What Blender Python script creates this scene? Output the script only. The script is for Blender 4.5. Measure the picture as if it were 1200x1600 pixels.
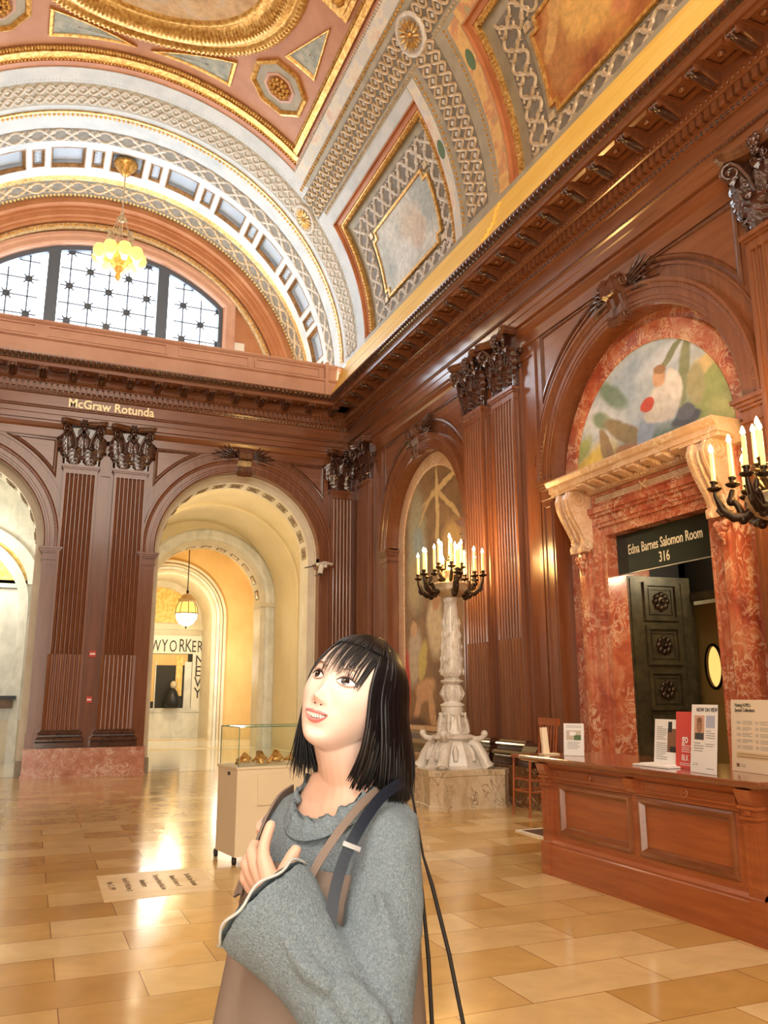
import bpy, bmesh, math, random
from math import sin, cos, pi, radians, sqrt, atan2, hypot
from mathutils import Vector, Matrix
from mathutils.geometry import tessellate_polygon
random.seed(7)
for o in list(bpy.data.objects): bpy.data.objects.remove(o)
SC = bpy.context.scene
COL = SC.collection

# ------------------------------------------------------------ camera
CAM_H = 1.47
cd = bpy.data.cameras.new('camera'); cam = bpy.data.objects.new('camera', cd); COL.objects.link(cam)
cd.sensor_fit = 'VERTICAL'; cd.sensor_height = 24.0; cd.lens = 1285.355/1600*24.0
cd.clip_start = 0.05; cd.clip_end = 300
YAW, PITCH, ROLL = 0.3987656, 0.220341, -0.00234
_f = Vector((sin(YAW)*cos(PITCH), cos(YAW)*cos(PITCH), sin(PITCH)))
_r0 = Vector((cos(YAW), -sin(YAW), 0)); _u0 = _r0.cross(_f)
_r = _r0*cos(ROLL)+_u0*sin(ROLL); _u = -_r0*sin(ROLL)+_u0*cos(ROLL)
cam.matrix_world = Matrix(((_r.x, _u.x, -_f.x, 0), (_r.y, _u.y, -_f.y, 0), (_r.z, _u.z, -_f.z, CAM_H), (0, 0, 0, 1)))
SC.camera = cam

# ------------------------------------------------------------ exposure and world
SC.view_settings.view_transform = 'Standard'; SC.view_settings.look = 'None'
SC.view_settings.exposure = 0.62; SC.view_settings.gamma = 1.0; SC.view_settings.use_curve_mapping = False
W = bpy.data.worlds.new('world'); SC.world = W; W.use_nodes = True
W.node_tree.nodes['Background'].inputs[0].default_value = (1.0, 0.88, 0.72, 1)
W.node_tree.nodes['Background'].inputs[1].default_value = 4.0

def lamp(name, kind, loc, energy, color, size=0.1, size_y=None, target=None, spread=None):
    d = bpy.data.lights.new(name, kind); d.energy = energy; d.color = color
    if kind == 'AREA':
        d.size = size
        if size_y: d.shape = 'RECTANGLE'; d.size_y = size_y
        if spread: d.spread = spread
    else: d.shadow_soft_size = size
    o = bpy.data.objects.new(name, d); COL.objects.link(o); o.location = loc
    if target is not None:
        o.rotation_euler = (Vector(target)-Vector(loc)).to_track_quat('-Z', 'Y').to_euler()
    return o
# daylight at the arched end window
# (the daylight itself comes from the bright panes of the end window)
# warm uplights standing on the long cornice
for yy in (-0.5, 3.6, 7.7, 11.8):
    lamp('cornice_uplight', 'AREA', (5.86, yy+0.6, 8.2), 210, (1.0, 0.72, 0.30), 0.12, 3.6, target=(6.1, yy+0.6, 9.6))
    COL.objects[-1].rotation_euler = (pi, radians(16), 0)
for yy in (3.6, 9.6):
    lamp('far_cornice_uplight', 'AREA', (-3.5, yy, 8.3), 110, (1.0, 0.74, 0.48), 0.3, 5.0, target=(0.5, yy, 14.0))
    COL.objects[-1].rotation_euler = (pi, radians(-24), 0)
lamp('added_fill_light', 'POINT', (-1.6, -0.6, 6.4), 400, (1.0, 0.90, 0.76), 0.6)  # unseen fill lamp added high at front left to light the woman
# lamps for the rooms beyond; the hidden vestibule pair are added fills
lamp('vestibule_fill', 'POINT', (2.35, 20.2, 4.9), 120, (1.0, 0.80, 0.50), 0.3)
lamp('vestibule_low_fill', 'POINT', (2.25, 19.0, 2.6), 60, (1.0, 0.96, 0.88), 0.7)
lamp('corridor_light', 'POINT', (4.6, 28.6, 4.0), 160, (1.0, 0.82, 0.5), 0.35)
lamp('corridor_low_light', 'POINT', (6.3, 27.6, 2.4), 90, (1.0, 0.93, 0.8), 0.6)
lamp('side_hall_light', 'POINT', (-1.6, 20.3, 4.6), 120, (1.0, 0.93, 0.72), 0.5)
lamp('reading_room_light', 'POINT', (9.1, 8.5, 2.9), 45, (1.0, 0.78, 0.42), 0.2)
lamp('lobby_fill', 'POINT', (7.75, 7.3, 3.2), 30, (1.0, 0.86, 0.6), 0.15)  # added lamp without a fitting, brightens the doors inside the doorway

# ------------------------------------------------------------ materials
MATS = {}
def N(nt, kind, **kw):
    n = nt.nodes.new(kind)
    for k, v in kw.items():
        if k.startswith('i_'): n.inputs[k[2:].replace('_', ' ')].default_value = v
        else: setattr(n, k, v)
    return n
def ramp(nt, fac, stops, interp='LINEAR'):
    r = nt.nodes.new('ShaderNodeValToRGB'); e = r.color_ramp.elements; r.color_ramp.interpolation = interp
    while len(e) > 1: e.remove(e[-1])
    e[0].position = stops[0][0]; e[0].color = (*stops[0][1], 1)
    for p, c in stops[1:]:
        q = e.new(p); q.color = (*c, 1)
    nt.links.new(fac, r.inputs[0]); return r.outputs[0]
def mat(name, col=(.8, .8, .8), rough=.5, metal=0, coat=0, emit=None, es=1, **kw):
    m = bpy.data.materials.new(name); m.use_nodes = True; nt = m.node_tree
    b = nt.nodes['Principled BSDF']
    b.inputs['Base Color'].default_value = (*col, 1); b.inputs['Roughness'].default_value = rough
    b.inputs['Metallic'].default_value = metal; b.inputs['Coat Weight'].default_value = coat
    b.inputs['Coat Roughness'].default_value = .12
    if emit: b.inputs['Emission Color'].default_value = (*emit, 1); b.inputs['Emission Strength'].default_value = es
    for k, v in kw.items(): b.inputs[k.replace('_', ' ')].default_value = v
    MATS[name] = m; return m
def coords(nt, scale=(1, 1, 1), rot=(0, 0, 0), loc=(0, 0, 0)):
    tc = nt.nodes.new('ShaderNodeTexCoord'); mp = nt.nodes.new('ShaderNodeMapping')
    mp.inputs['Scale'].default_value = scale; mp.inputs['Rotation'].default_value = rot; mp.inputs['Location'].default_value = loc
    nt.links.new(tc.outputs['Object'], mp.inputs[0]); return mp.outputs[0]
def noise(nt, vec, scale, detail=4, rough=.55, dist=0):
    n = nt.nodes.new('ShaderNodeTexNoise'); n.inputs['Scale'].default_value = scale
    n.inputs['Detail'].default_value = detail; n.inputs['Roughness'].default_value = rough; n.inputs['Distortion'].default_value = dist
    nt.links.new(vec, n.inputs['Vector']); return n.outputs['Fac']
def bump(nt, h, s=.2, d=.01):
    b = nt.nodes.new('ShaderNodeBump'); b.inputs['Strength'].default_value = s; b.inputs['Distance'].default_value = d
    nt.links.new(h, b.inputs['Height']); nt.links.new(b.outputs[0], nt.nodes['Principled BSDF'].inputs['Normal'])
def noisy(name, stops, scale=4, vscale=(1, 1, 1), rough=.5, detail=5, dist=0, bmp=0, bscale=None, **kw):
    m = mat(name, rough=rough, **kw); nt = m.node_tree; v = coords(nt, vscale)
    f = noise(nt, v, scale, detail, .6, dist)
    nt.links.new(ramp(nt, f, stops), nt.nodes['Principled BSDF'].inputs['Base Color'])
    if bmp: bump(nt, noise(nt, v, bscale or scale*2, 4), bmp, .01)
    return m
noisy('wood', [(.25, (.150, .050, .020)), (.5, (.190, .067, .027)), (.78, (.235, .088, .037))], 2.2, (5, 5, .4), .24, dist=.5, coat=.3)
noisy('wood_h', [(.25, (.155, .052, .021)), (.5, (.200, .071, .029)), (.78, (.25, .094, .040))], 2.2, (.5, .5, 5), .22, dist=.5, coat=.3)
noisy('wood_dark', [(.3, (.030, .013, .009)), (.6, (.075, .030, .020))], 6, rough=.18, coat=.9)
noisy('desk_wood', [(.3, (.27, .068, .018)), (.55, (.36, .098, .026)), (.8, (.44, .135, .040))], 3, (.5, .5, 6), .32, dist=.4, coat=.3)
noisy('desk_top_wood', [(.3, (.16, .05, .018)), (.7, (.30, .10, .035))], 3, (6, .5, 2), .16, coat=.7)
noisy('wood_mid', [(.3, (.085, .030, .014)), (.7, (.15, .055, .026))], 4, (3, 3, 1), .2, coat=.6)
noisy('bronze', [(.3, (.025, .016, .010)), (.7, (.085, .055, .032))], 9, rough=.33, metal=.75)
noisy('door_bronze', [(.3, (.034, .028, .013)), (.7, (.095, .074, .034))], 7, rough=.36, metal=.3)
noisy('gold', [(.3, (.36, .17, .035)), (.5, (.66, .38, .10)), (.72, (.90, .66, .28))], 14, rough=.33, metal=.55, bmp=.3, bscale=40)
noisy('coffer_gilt', [(.3, (.16, .085, .03)), (.7, (.38, .22, .09))], 9, rough=.4, metal=.4)
noisy('pale_gold', [(.3, (.42, .30, .16)), (.7, (.75, .62, .42))], 9, rough=.42, metal=.25)
noisy('relief_white', [(.3, (.55, .52, .47)), (.7, (.82, .79, .73))], 8, rough=.5)
noisy('relief_ground', [(.3, (.15, .13, .10)), (.7, (.26, .23, .18))], 8, rough=.6)
noisy('grey_green', [(.3, (.30, .27, .19)), (.7, (.42, .38, .28))], 3, rough=.5)
noisy('salmon', [(.3, (.44, .18, .075)), (.7, (.58, .28, .14))], 1.5, rough=.5)
noisy('orange_plaster', [(.3, (.42, .15, .055)), (.7, (.60, .26, .11))], 1.5, rough=.45)
noisy('pink_plaster', [(.3, (.55, .30, .21)), (.7, (.68, .42, .31))], 1.2, rough=.5)
noisy('gold_paint', [(.3, (.86, .56, .10)), (.7, (.96, .70, .20))], 2, (1, .3, 1), rough=.4, metal=.1)
noisy('painted_strip', [(.32, (.70, .66, .52)), (.46, (.58, .60, .60)), (.56, (.74, .70, .58)), (.68, (.70, .50, .40)), (.8, (.45, .52, .38))], 2.2, rough=.5, detail=3)
noisy('painted_strip_warm_lit', [(.3, (.62, .32, .10)), (.5, (.75, .50, .18)), (.6, (.62, .28, .12)), (.75, (.34, .36, .18))], 3.0, rough=.5, detail=4)  # strip paint with the orange tint of the warm lighting mixed in
noisy('pale_strip', [(.3, (.44, .50, .54)), (.6, (.60, .64, .67)), (.8, (.54, .50, .54))], 1.8, rough=.5)
noisy('coffer_blue', [(.3, (.36, .44, .54)), (.7, (.48, .55, .66))], 1.5, rough=.55)
noisy('limestone', [(.3, (.60, .54, .42)), (.7, (.74, .69, .57))], 2, rough=.5, bmp=.1)
noisy('rosette_stone', [(.3, (.26, .19, .10)), (.7, (.50, .40, .26))], 20, rough=.6)
noisy('hall_floor', [(.3, (.58, .55, .46)), (.7, (.74, .71, .62))], 1.2, rough=.10, coat=.4)
noisy('cream_wall', [(.3, (.66, .56, .36)), (.7, (.74, .65, .44))], .7, rough=.6)
noisy('pale_marble', [(.3, (.52, .54, .52)), (.5, (.68, .69, .66)), (.7, (.80, .80, .77))], 2.2, (1, 1, .6), rough=.28, dist=1.2)
noisy('ochre_vault', [(.3, (.62, .42, .17)), (.7, (.76, .55, .26))], .8, rough=.6)
noisy('mosaic_gold', [(.45, (.70, .45, .10)), (.55, (.85, .62, .22))], 7, rough=.4)
noisy('cream_paint', [(.3, (.72, .62, .42)), (.7, (.78, .68, .48))], .6, rough=.45)
mat('white_paper', (.82, .81, .77), .6); mat('cream_paper', (.80, .68, .48), .6); mat('ink', (.03, .03, .03), .6)
mat('grey_ink', (.25, .25, .24), .6); mat('red_print', (.62, .05, .035), .5); mat('blue_print', (.42, .45, .58), .6)
mat('brown_print', (.22, .10, .05), .6); mat('skin_print', (.36, .18, .10), .6); mat('white_print', (.85, .85, .82), .6)
mat('green_print', (.10, .18, .08), .6); mat('tan_print', (.55, .48, .38), .6); mat('ochre_print', (.72, .52, .26), .6)
mat('gilt_letter', (.88, .72, .42), .35, .3); mat('ivory_letter', (.85, .78, .58), .4); mat('black_plastic', (.015, .015, .015), .35)
mat('white_plastic', (.82, .8, .74), .4); mat('candle', (.86, .68, .30), .35, emit=(1.0, .62, .18), es=.55)
mat('flame', (1, .9, .6), .3, emit=(1.0, .80, .42), es=22)
mat('lamp_glass', (1, .85, .5), .3, emit=(1.0, .80, .40), es=3.2)
mat('lamp_glass_soft', (.9, .6, .2), .3, emit=(1.0, .60, .16), es=.75)
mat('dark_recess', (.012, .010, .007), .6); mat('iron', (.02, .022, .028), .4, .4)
mat('window_frame_dark', (.09, .11, .15), .4)
mat('carpet', (.10, .055, .035), .95); mat('steel', (.6, .6, .6), .3, .9)
m = mat('sky_glass', (.9, .95, 1), .1, emit=(.74, .87, 1.0), es=5.5)
m = mat('case_glass', (.95, .99, .97), .02, Transmission_Weight=1.0, IOR=1.12)
m = mat('glass_edge', (.05, .30, .20), .1, Transmission_Weight=.3)
m = mat('sign_glass', (.035, .045, .032), .12, Transmission_Weight=.35, IOR=1.3)

def veined(name, base, vein, scale=2.5, rough=.2, vs=6, w=.06, coat=.3, vscale=(1, 1, 1), mottle=None):
    m = mat(name, rough=rough, coat=coat); nt = m.node_tree; v = coords(nt, vscale)
    f = noise(nt, v, scale, 6, .6, .8); c0 = ramp(nt, f, base)
    f2 = noise(nt, v, vs, 5, .55, 1.6)
    k = ramp(nt, f2, [(.5-w, (0, 0, 0)), (.5, (1, 1, 1)), (.5+w, (0, 0, 0))])
    mk = noise(nt, v, scale*.8, 2); mm = N(nt, 'ShaderNodeMath', operation='MULTIPLY'); nt.links.new(k, mm.inputs[0])
    nt.links.new(ramp(nt, mk, [(.38, (0, 0, 0)), (.6, (1, 1, 1))]), mm.inputs[1])
    mx = N(nt, 'ShaderNodeMix', data_type='RGBA'); nt.links.new(mm.outputs[0], mx.inputs[0]); nt.links.new(c0, mx.inputs[6])
    mx.inputs[7].default_value = (*vein, 1); nt.links.new(mx.outputs[2], nt.nodes['Principled BSDF'].inputs['Base Color'])
    return m
veined('red_marble', [(.3, (.30, .055, .03)), (.5, (.48, .13, .06)), (.68, (.58, .26, .14)), (.8, (.62, .40, .22))], (.78, .55, .36), 3.2, .22, 5, .05)
veined('pink_marble', [(.3, (.40, .15, .09)), (.55, (.55, .26, .18)), (.8, (.64, .40, .30))], (.78, .62, .52), 5, .25, 9, .06)
veined('white_marble', [(.3, (.60, .57, .50)), (.6, (.76, .74, .68))], (.42, .34, .22), 2.5, .3, 3, .02)
veined('plinth_marble', [(.3, (.46, .34, .20)), (.55, (.62, .52, .36)), (.8, (.70, .62, .48))], (.20, .13, .08), 3, .25, 4, .03, vscale=(1.4, 1.4, .7))
veined('dado_marble', [(.3, (.09, .05, .03)), (.55, (.26, .13, .06)), (.75, (.42, .26, .12))], (.65, .5, .3), 3, .22, 4, .04)
veined('tan_marble', [(.3, (.58, .36, .20)), (.6, (.72, .50, .32)), (.8, (.78, .60, .44))], (.85, .74, .6), 3, .3, 6, .05)

# honed stone floor: slabs in running courses, each with its own tone
m = mat('floor_stone', rough=.12, coat=.2); nt = m.node_tree; v = coords(nt, (1, 1, 1), loc=(.18, .0, 0))
br = N(nt, 'ShaderNodeTexBrick'); br.inputs['Scale'].default_value = 1; br.offset = .5; br.squash = 1
br.inputs['Brick Width'].default_value = .86; br.inputs['Row Height'].default_value = .425; br.inputs['Mortar Size'].default_value = .0035
br.inputs['Mortar Smooth'].default_value = .2; br.inputs['Bias'].default_value = 0
br.inputs['Color1'].default_value = (0, 0, 0, 1); br.inputs['Color2'].default_value = (1, 1, 1, 1); br.inputs['Mortar'].default_value = (.5, .5, .5, 1)
nt.links.new(v, br.inputs['Vector'])
tone = ramp(nt, br.outputs['Color'], [(0, (.52, .315, .095)), (.35, (.62, .41, .145)), (.7, (.69, .49, .21)), (1, (.82, .65, .35))])
nz = noise(nt, v, 2.2, 6, .6, .6); nz2 = ramp(nt, nz, [(.3, (.82, .80, .76)), (.7, (1.08, 1.07, 1.05))])
mm = N(nt, 'ShaderNodeMix', data_type='RGBA', blend_type='MULTIPLY'); mm.inputs[0].default_value = 1
nt.links.new(tone, mm.inputs[6]); nt.links.new(nz2, mm.inputs[7])
mj = N(nt, 'ShaderNodeMix', data_type='RGBA'); nt.links.new(br.outputs['Fac'], mj.inputs[0]); nt.links.new(mm.outputs[2], mj.inputs[6])
mj.inputs[7].default_value = (.26, .13, .04, 1)
b = nt.nodes['Principled BSDF']; nt.links.new(mj.outputs[2], b.inputs['Base Color'])
nt.links.new(ramp(nt, noise(nt, v, 5, 3), [(.3, (.10, .10, .10)), (.7, (.20, .20, .20))]), b.inputs['Roughness'])
b.inputs['Specular IOR Level'].default_value = .9

def blobs(name, base, items, axes, rough=.55, warp=.12, wscale=2.5, fine=.14):
    """a loose painting: soft ellipses of colour, warped by noise. items = (cx, cy, rx, ry, rot, colour, softness)"""
    m = mat(name, rough=rough); nt = m.node_tree; L = nt.links
    tc = N(nt, 'ShaderNodeTexCoord'); sx = N(nt, 'ShaderNodeSeparateXYZ'); L.new(tc.outputs['Object'], sx.inputs[0])
    cb = N(nt, 'ShaderNodeCombineXYZ'); L.new(sx.outputs[axes[0]], cb.inputs[0]); L.new(sx.outputs[axes[1]], cb.inputs[1])
    wn = N(nt, 'ShaderNodeTexNoise'); wn.inputs['Scale'].default_value = wscale; wn.inputs['Detail'].default_value = 5
    L.new(cb.outputs[0], wn.inputs['Vector'])
    wm = N(nt, 'ShaderNodeVectorMath', operation='SUBTRACT'); L.new(wn.outputs['Color'], wm.inputs[0]); wm.inputs[1].default_value = (.5, .5, .5)
    ws = N(nt, 'ShaderNodeVectorMath', operation='SCALE'); L.new(wm.outputs[0], ws.inputs[0]); ws.inputs['Scale'].default_value = warp*2
    wa = N(nt, 'ShaderNodeVectorMath', operation='ADD'); L.new(cb.outputs[0], wa.inputs[0]); L.new(ws.outputs[0], wa.inputs[1])
    cur = ramp(nt, noise(nt, cb.outputs[0], 1.6, 5), base)
    for cx, cy, rx, ry, rot, colr, soft in items:
        mp = N(nt, 'ShaderNodeMapping', vector_type='TEXTURE'); mp.inputs['Location'].default_value = (cx, cy, 0)
        mp.inputs['Rotation'].default_value = (0, 0, radians(rot)); mp.inputs['Scale'].default_value = (rx, ry, 1)
        L.new(wa.outputs[0], mp.inputs[0])
        s2 = N(nt, 'ShaderNodeSeparateXYZ'); L.new(mp.outputs[0], s2.inputs[0])
        c2 = N(nt, 'ShaderNodeCombineXYZ'); L.new(s2.outputs[0], c2.inputs[0]); L.new(s2.outputs[1], c2.inputs[1])
        ln = N(nt, 'ShaderNodeVectorMath', operation='LENGTH'); L.new(c2.outputs[0], ln.inputs[0])
        mr = N(nt, 'ShaderNodeMapRange'); mr.inputs['From Min'].default_value = 1+soft; mr.inputs['From Max'].default_value = 1-soft
        L.new(ln.outputs['Value'], mr.inputs['Value'])
        mx = N(nt, 'ShaderNodeMix', data_type='RGBA'); L.new(mr.outputs[0], mx.inputs[0]); L.new(cur, mx.inputs[6]); mx.inputs[7].default_value = (*colr, 1)
        cur = mx.outputs[2]
    f = ramp(nt, noise(nt, wa.outputs[0], 9, 5), [(.3, (1-fine,)*3), (.7, (1+fine,)*3)])
    mx = N(nt, 'ShaderNodeMix', data_type='RGBA', blend_type='MULTIPLY'); mx.inputs[0].default_value = 1; L.new(cur, mx.inputs[6]); L.new(f, mx.inputs[7])
    L.new(mx.outputs[2], nt.nodes['Principled BSDF'].inputs['Base Color']); return m

# ------------------------------------------------------------ mesh helpers
def RW(s, n, z): return (6.4-n, s, z)      # long wall on the right: s runs away from the viewer, n comes into the room
def BW(s, n, z): return (s, 17.3-n, z)     # end wall
ID = lambda a, b, c: (a, b, c)
class MB:
    def __init__(s, mp=ID): s.v = []; s.f = []; s.m = mp; s.sm = []
    def add(s, vs, fs, smooth=False):
        k = len(s.v); s.v += [s.m(*p) for p in vs]; s.f += [tuple(i+k for i in q) for q in fs]; s.sm += [smooth]*len(fs); return s
    def box(s, a0, a1, b0, b1, c0, c1):
        return s.add([(a, b, c) for a in (a0, a1) for b in (b0, b1) for c in (c0, c1)],
                     [(0, 1, 3, 2), (4, 6, 7, 5), (0, 4, 5, 1), (2, 3, 7, 6), (0, 2, 6, 4), (1, 5, 7, 3)])
    def grid(s, rows, closed_u=False, closed_v=False, smooth=True):
        n = len(rows); k = len(rows[0]); vs = [p for r in rows for p in r]; fs = []
        for i in range(n if closed_v else n-1):
            for j in range(k if closed_u else k-1):
                a = i*k+j; b_ = i*k+(j+1) % k; c = ((i+1) % n)*k+(j+1) % k; d = ((i+1) % n)*k+j
                fs.append((a, b_, c, d))
        return s.add(vs, fs, smooth)
    def run(s, prof, s0, s1, caps=True, smooth=False):
        """extrude an (n, z) profile along s"""
        k = len(prof); vs = [(s0, p[0], p[1]) for p in prof]+[(s1, p[0], p[1]) for p in prof]
        fs = [(i, (i+1) % k, (i+1) % k+k, i+k) for i in range(k)]
        s.add(vs, fs, smooth)
        if caps: s.poly([(s0, p[0], p[1]) for p in prof]); s.poly([(s1, p[0], p[1]) for p in prof])
        return s
    def poly(s, loop, holes=()):
        loops = [[Vector(p) for p in loop]]+[[Vector(p) for p in h] for h in holes]
        tri = tessellate_polygon(loops); flat = [tuple(p) for L_ in loops for p in L_]
        return s.add(flat, [tuple(t) for t in tri])
    def plate(s, loop2, n0, n1, holes=()):
        """flat plate in the s-z plane between n0 and n1, with holes"""
        for n in (n0, n1): s.poly([(p[0], n, p[1]) for p in loop2], [[(p[0], n, p[1]) for p in h] for h in holes])
        for L_ in [loop2]+list(holes):
            k = len(L_); s.add([(p[0], n0, p[1]) for p in L_]+[(p[0], n1, p[1]) for p in L_], [(i, (i+1) % k, (i+1) % k+k, i+k) for i in range(k)])
        return s
    def arc(s, prof, cs, cz, a0=0, a1=180, seg=48, foot=None, smooth=True, closed=True):
        """sweep a profile of (radius, n) round an arch; foot = z to which both ends run straight down"""
        rows = []
        if foot is not None: rows.append([(cs+r*cos(radians(a0)), n, foot) for r, n in prof])
        for i in range(seg+1):
            a = radians(a0+(a1-a0)*i/seg); rows.append([(cs+r*cos(a), n, cz+r*sin(a)) for r, n in prof])
        if foot is not None: rows.append([(cs+r*cos(radians(a1)), n, foot) for r, n in prof])
        k0 = len(s.f); s.grid(rows, closed_u=closed, smooth=False)
        return s
    def tube(s, pts, rad, sides=6, caps=True, squash=None, up=None):
        P = [Vector(p) for p in pts]; n = len(P); rows = []
        if not hasattr(rad, '__len__'): rad = [rad]*n
        t0 = (P[1]-P[0]).normalized(); ref = Vector(up) if up else (Vector((0, 0, 1)) if abs(t0.z) < .9 else Vector((1, 0, 0)))
        x = t0.cross(ref).normalized()
        for i in range(n):
            t = (P[min(i+1, n-1)]-P[max(i-1, 0)])
            if t.length < 1e-9: t = t0
            t.normalize(); x = (x-t*x.dot(t))
            if x.length < 1e-6: x = t.orthogonal()
            x.normalize(); y = t.cross(x); q = squash or 1
            rows.append([tuple(P[i]+x*rad[i]*cos(2*pi*j/sides)+y*rad[i]*q*sin(2*pi*j/sides)) for j in range(sides)])
        s.grid(rows, closed_u=True)
        if caps and sides > 2:
            for r in (rows[0], rows[-1]): s.add(r, [tuple(range(sides))], True)
        return s
    def lathe(s, prof, c=(0, 0, 0), seg=24, smooth=True, sq=False):
        """prof = (radius, z) about a vertical axis at c"""
        rows = [[(c[0]+r*cos(2*pi*j/seg+(pi/seg if sq else 0)), c[1]+r*sin(2*pi*j/seg+(pi/seg if sq else 0)), c[2]+z) for j in range(seg)] for r, z in prof]
        s.grid(rows, closed_u=True, smooth=smooth)
        for r in (rows[0], rows[-1]): s.add(r, [tuple(range(seg))], smooth)
        return s
    def ball(s, c, r, u=8, w=6, sc=(1, 1, 1)):
        rows = [[(c[0]+r*sc[0]*sin(pi*i/w)*cos(2*pi*j/u), c[1]+r*sc[1]*sin(pi*i/w)*sin(2*pi*j/u), c[2]+r*sc[2]*cos(pi*i/w)) for j in range(u)] for i in range(w+1)]
        return s.grid(rows, closed_u=True)
    def stud(s, c, hs, hn, hz):
        """small faceted boss"""
        x, y, z = c
        return s.add([(x-hs, y, z), (x, y, z-hz), (x+hs, y, z), (x, y, z+hz), (x, y+hn, z)], [(0, 1, 4), (1, 2, 4), (2, 3, 4), (3, 0, 4)], True)
    def build(s, name, material, parent=None, origin=None, weld=False, sub=0, kind=None, label=None, nolabel=False):
        org = Vector(origin) if origin is not None else (Vector(parent['org']) if parent is not None and 'org' in parent.keys() else Vector((0, 0, 0)))
        me = bpy.data.meshes.new(name); me.from_pydata([tuple(Vector(p)-org) for p in s.v], [], s.f)
        me.polygons.foreach_set('use_smooth', s.sm); me.validate()
        bm = bmesh.new(); bm.from_mesh(me)
        if weld: bmesh.ops.remove_doubles(bm, verts=bm.verts, dist=1e-5)
        bmesh.ops.recalc_face_normals(bm, faces=bm.faces); bm.to_mesh(me); bm.free()
        me.materials.append(MATS[material] if isinstance(material, str) else material)
        o = bpy.data.objects.new(name, me); COL.objects.link(o)
        if parent is not None:
            o.parent = parent
            if origin is not None and 'org' in parent.keys(): o.location = org-Vector(parent['org'])
            o['org'] = tuple(org)
        else: o.location = org; o['org'] = tuple(org)
        if sub:
            md = o.modifiers.new('sub', 'SUBSURF'); md.levels = sub; md.render_levels = sub
        if kind: o['kind'] = kind
        if label: o['label'] = label
        ALL.append(o); return o
ALL = []
def tag(o, label, cat, group=None):
    o['label'] = label; o['category'] = cat
    if group: o['group'] = group
    return o
def thing(name, label, cat, loc=(0, 0, 0), group=None):
    o = bpy.data.objects.new(name, None); COL.objects.link(o); o.location = loc; o['org'] = tuple(loc); o.empty_display_size = .1
    ALL.append(o); return tag(o, label, cat, group)
def copy_tree(o, parent=None):
    c = o.copy(); COL.objects.link(c); c.parent = parent; ALL.append(c)
    for ch in list(o.children): copy_tree(ch, c)
    return c
def lettering(txt, size, mp, material, parent, name='lettering', depth=.006, align='CENTER', xs=1.0, spacing=1.0, shear=0, bold=0):
    """text as a mesh; mp maps (x, y, depth) to the parent's world coordinates"""
    cu = bpy.data.curves.new('t', 'FONT'); cu.body = txt; cu.size = size; cu.extrude = depth/2; cu.align_x = align; cu.space_character = spacing
    cu.offset = bold; cu.resolution_u = 3; cu.shear = shear; cu.space_line = 1.0
    to = bpy.data.objects.new('t', cu); me = bpy.data.meshes.new_from_object(to)
    b = MB(); b.add([mp(v.co.x*xs, v.co.y, v.co.z) for v in me.vertices], [tuple(p.vertices) for p in me.polygons])
    bpy.data.objects.remove(to); bpy.data.curves.remove(cu); bpy.data.meshes.remove(me)
    return b.build(name, material, parent)

# ============================================================ ROOM SHELL
b = MB(); b.box(-4.6, 9.5, -3.0, 17.62, -.2, 0); b.build('floor', 'floor_stone', kind='structure')
NW = -.12                                  # wall face lies this far behind the pilaster fronts
def arch_loop(sc, R, cz, z0, seg=40):
    return [(sc-R, z0)]+[(sc-R*cos(pi*i/seg), cz+R*sin(pi*i/seg)) for i in range(seg+1)]+[(sc+R, z0)]
ARCHES = (3.95, -1.79)
CZB, RB = 4.50, 1.80
b = MB(BW); b.plate([(-4.6, 0), (6.9, 0), (6.9, 8.1), (-4.6, 8.1)], NW, -.34, [arch_loop(c, RB, CZB, 0.001) for c in ARCHES]); b.build('wall_back', 'wood', kind='structure')
b = MB(); b.box(-4.6, -4.3, -3.0, 17.6, 0, 8.9); b.build('wall_left', 'wood', kind='structure')
b = MB(lambda s, n, z: (s, -2.9-n, z)); b.plate([(-4.6, 0), (6.9, 0), (6.9, 8.1), (-4.6, 8.1)], 0, .25, [arch_loop(-1.79, 2.1, 4.2, 0.001)]); b.build('wall_front', 'wood', kind='structure')
DC = 7.63                                  # centre of the doorway bay
NC = 13.62                                 # centre of the painted niche bay
b = MB(RW); b.plate([(-3.0, 0), (17.6, 0), (17.6, 8.1), (-3.0, 8.1)], NW, -.34, [arch_loop(DC, 1.70, 4.42, .001), arch_loop(NC, 1.60, 4.42, .001)]); b.build('wall_right', 'wood', kind='structure')

# ------------------------------------------------------------ pilasters
PW = .66
def shaft(mb, s0, z0, z1, cable):
    n0, n1 = NW-.01, 0.0; nf = 7; w = PW; pr = [(s0-w/2, n0), (s0-w/2, n0+.03)]
    # one flute on each narrow side is suggested by the groove, then seven on the face
    pr += [(s0-w/2, -.085), (s0-w/2+.018, -.07), (s0-w/2+.018, -.045), (s0-w/2, -.03), (s0-w/2, 0)]
    m = .045; p = (w-2*m)/nf; fr = p*.39
    for i in range(nf):
        c = s0-w/2+m+p*(i+.5)
        for k in range(7):
            a = pi-pi*k/6; dn = -sin(a)*fr*(1.45 if not cable else -.6)
            pr.append((c+cos(a)*fr, dn-(0 if not cable else .012)))
    pr += [(s0+w/2, 0), (s0+w/2, -.03), (s0+w/2-.018, -.045), (s0+w/2-.018, -.07), (s0+w/2, -.085), (s0+w/2, n0)]
    k = len(pr); mb.add([(p_[0], p_[1], z0) for p_ in pr]+[(p_[0], p_[1], z1) for p_ in pr], [(i, (i+1) % k, (i+1) % k+k, i+k) for i in range(k)])
    for z in (z0, z1): mb.poly([(p_[0], p_[1], z) for p_ in pr])
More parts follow.
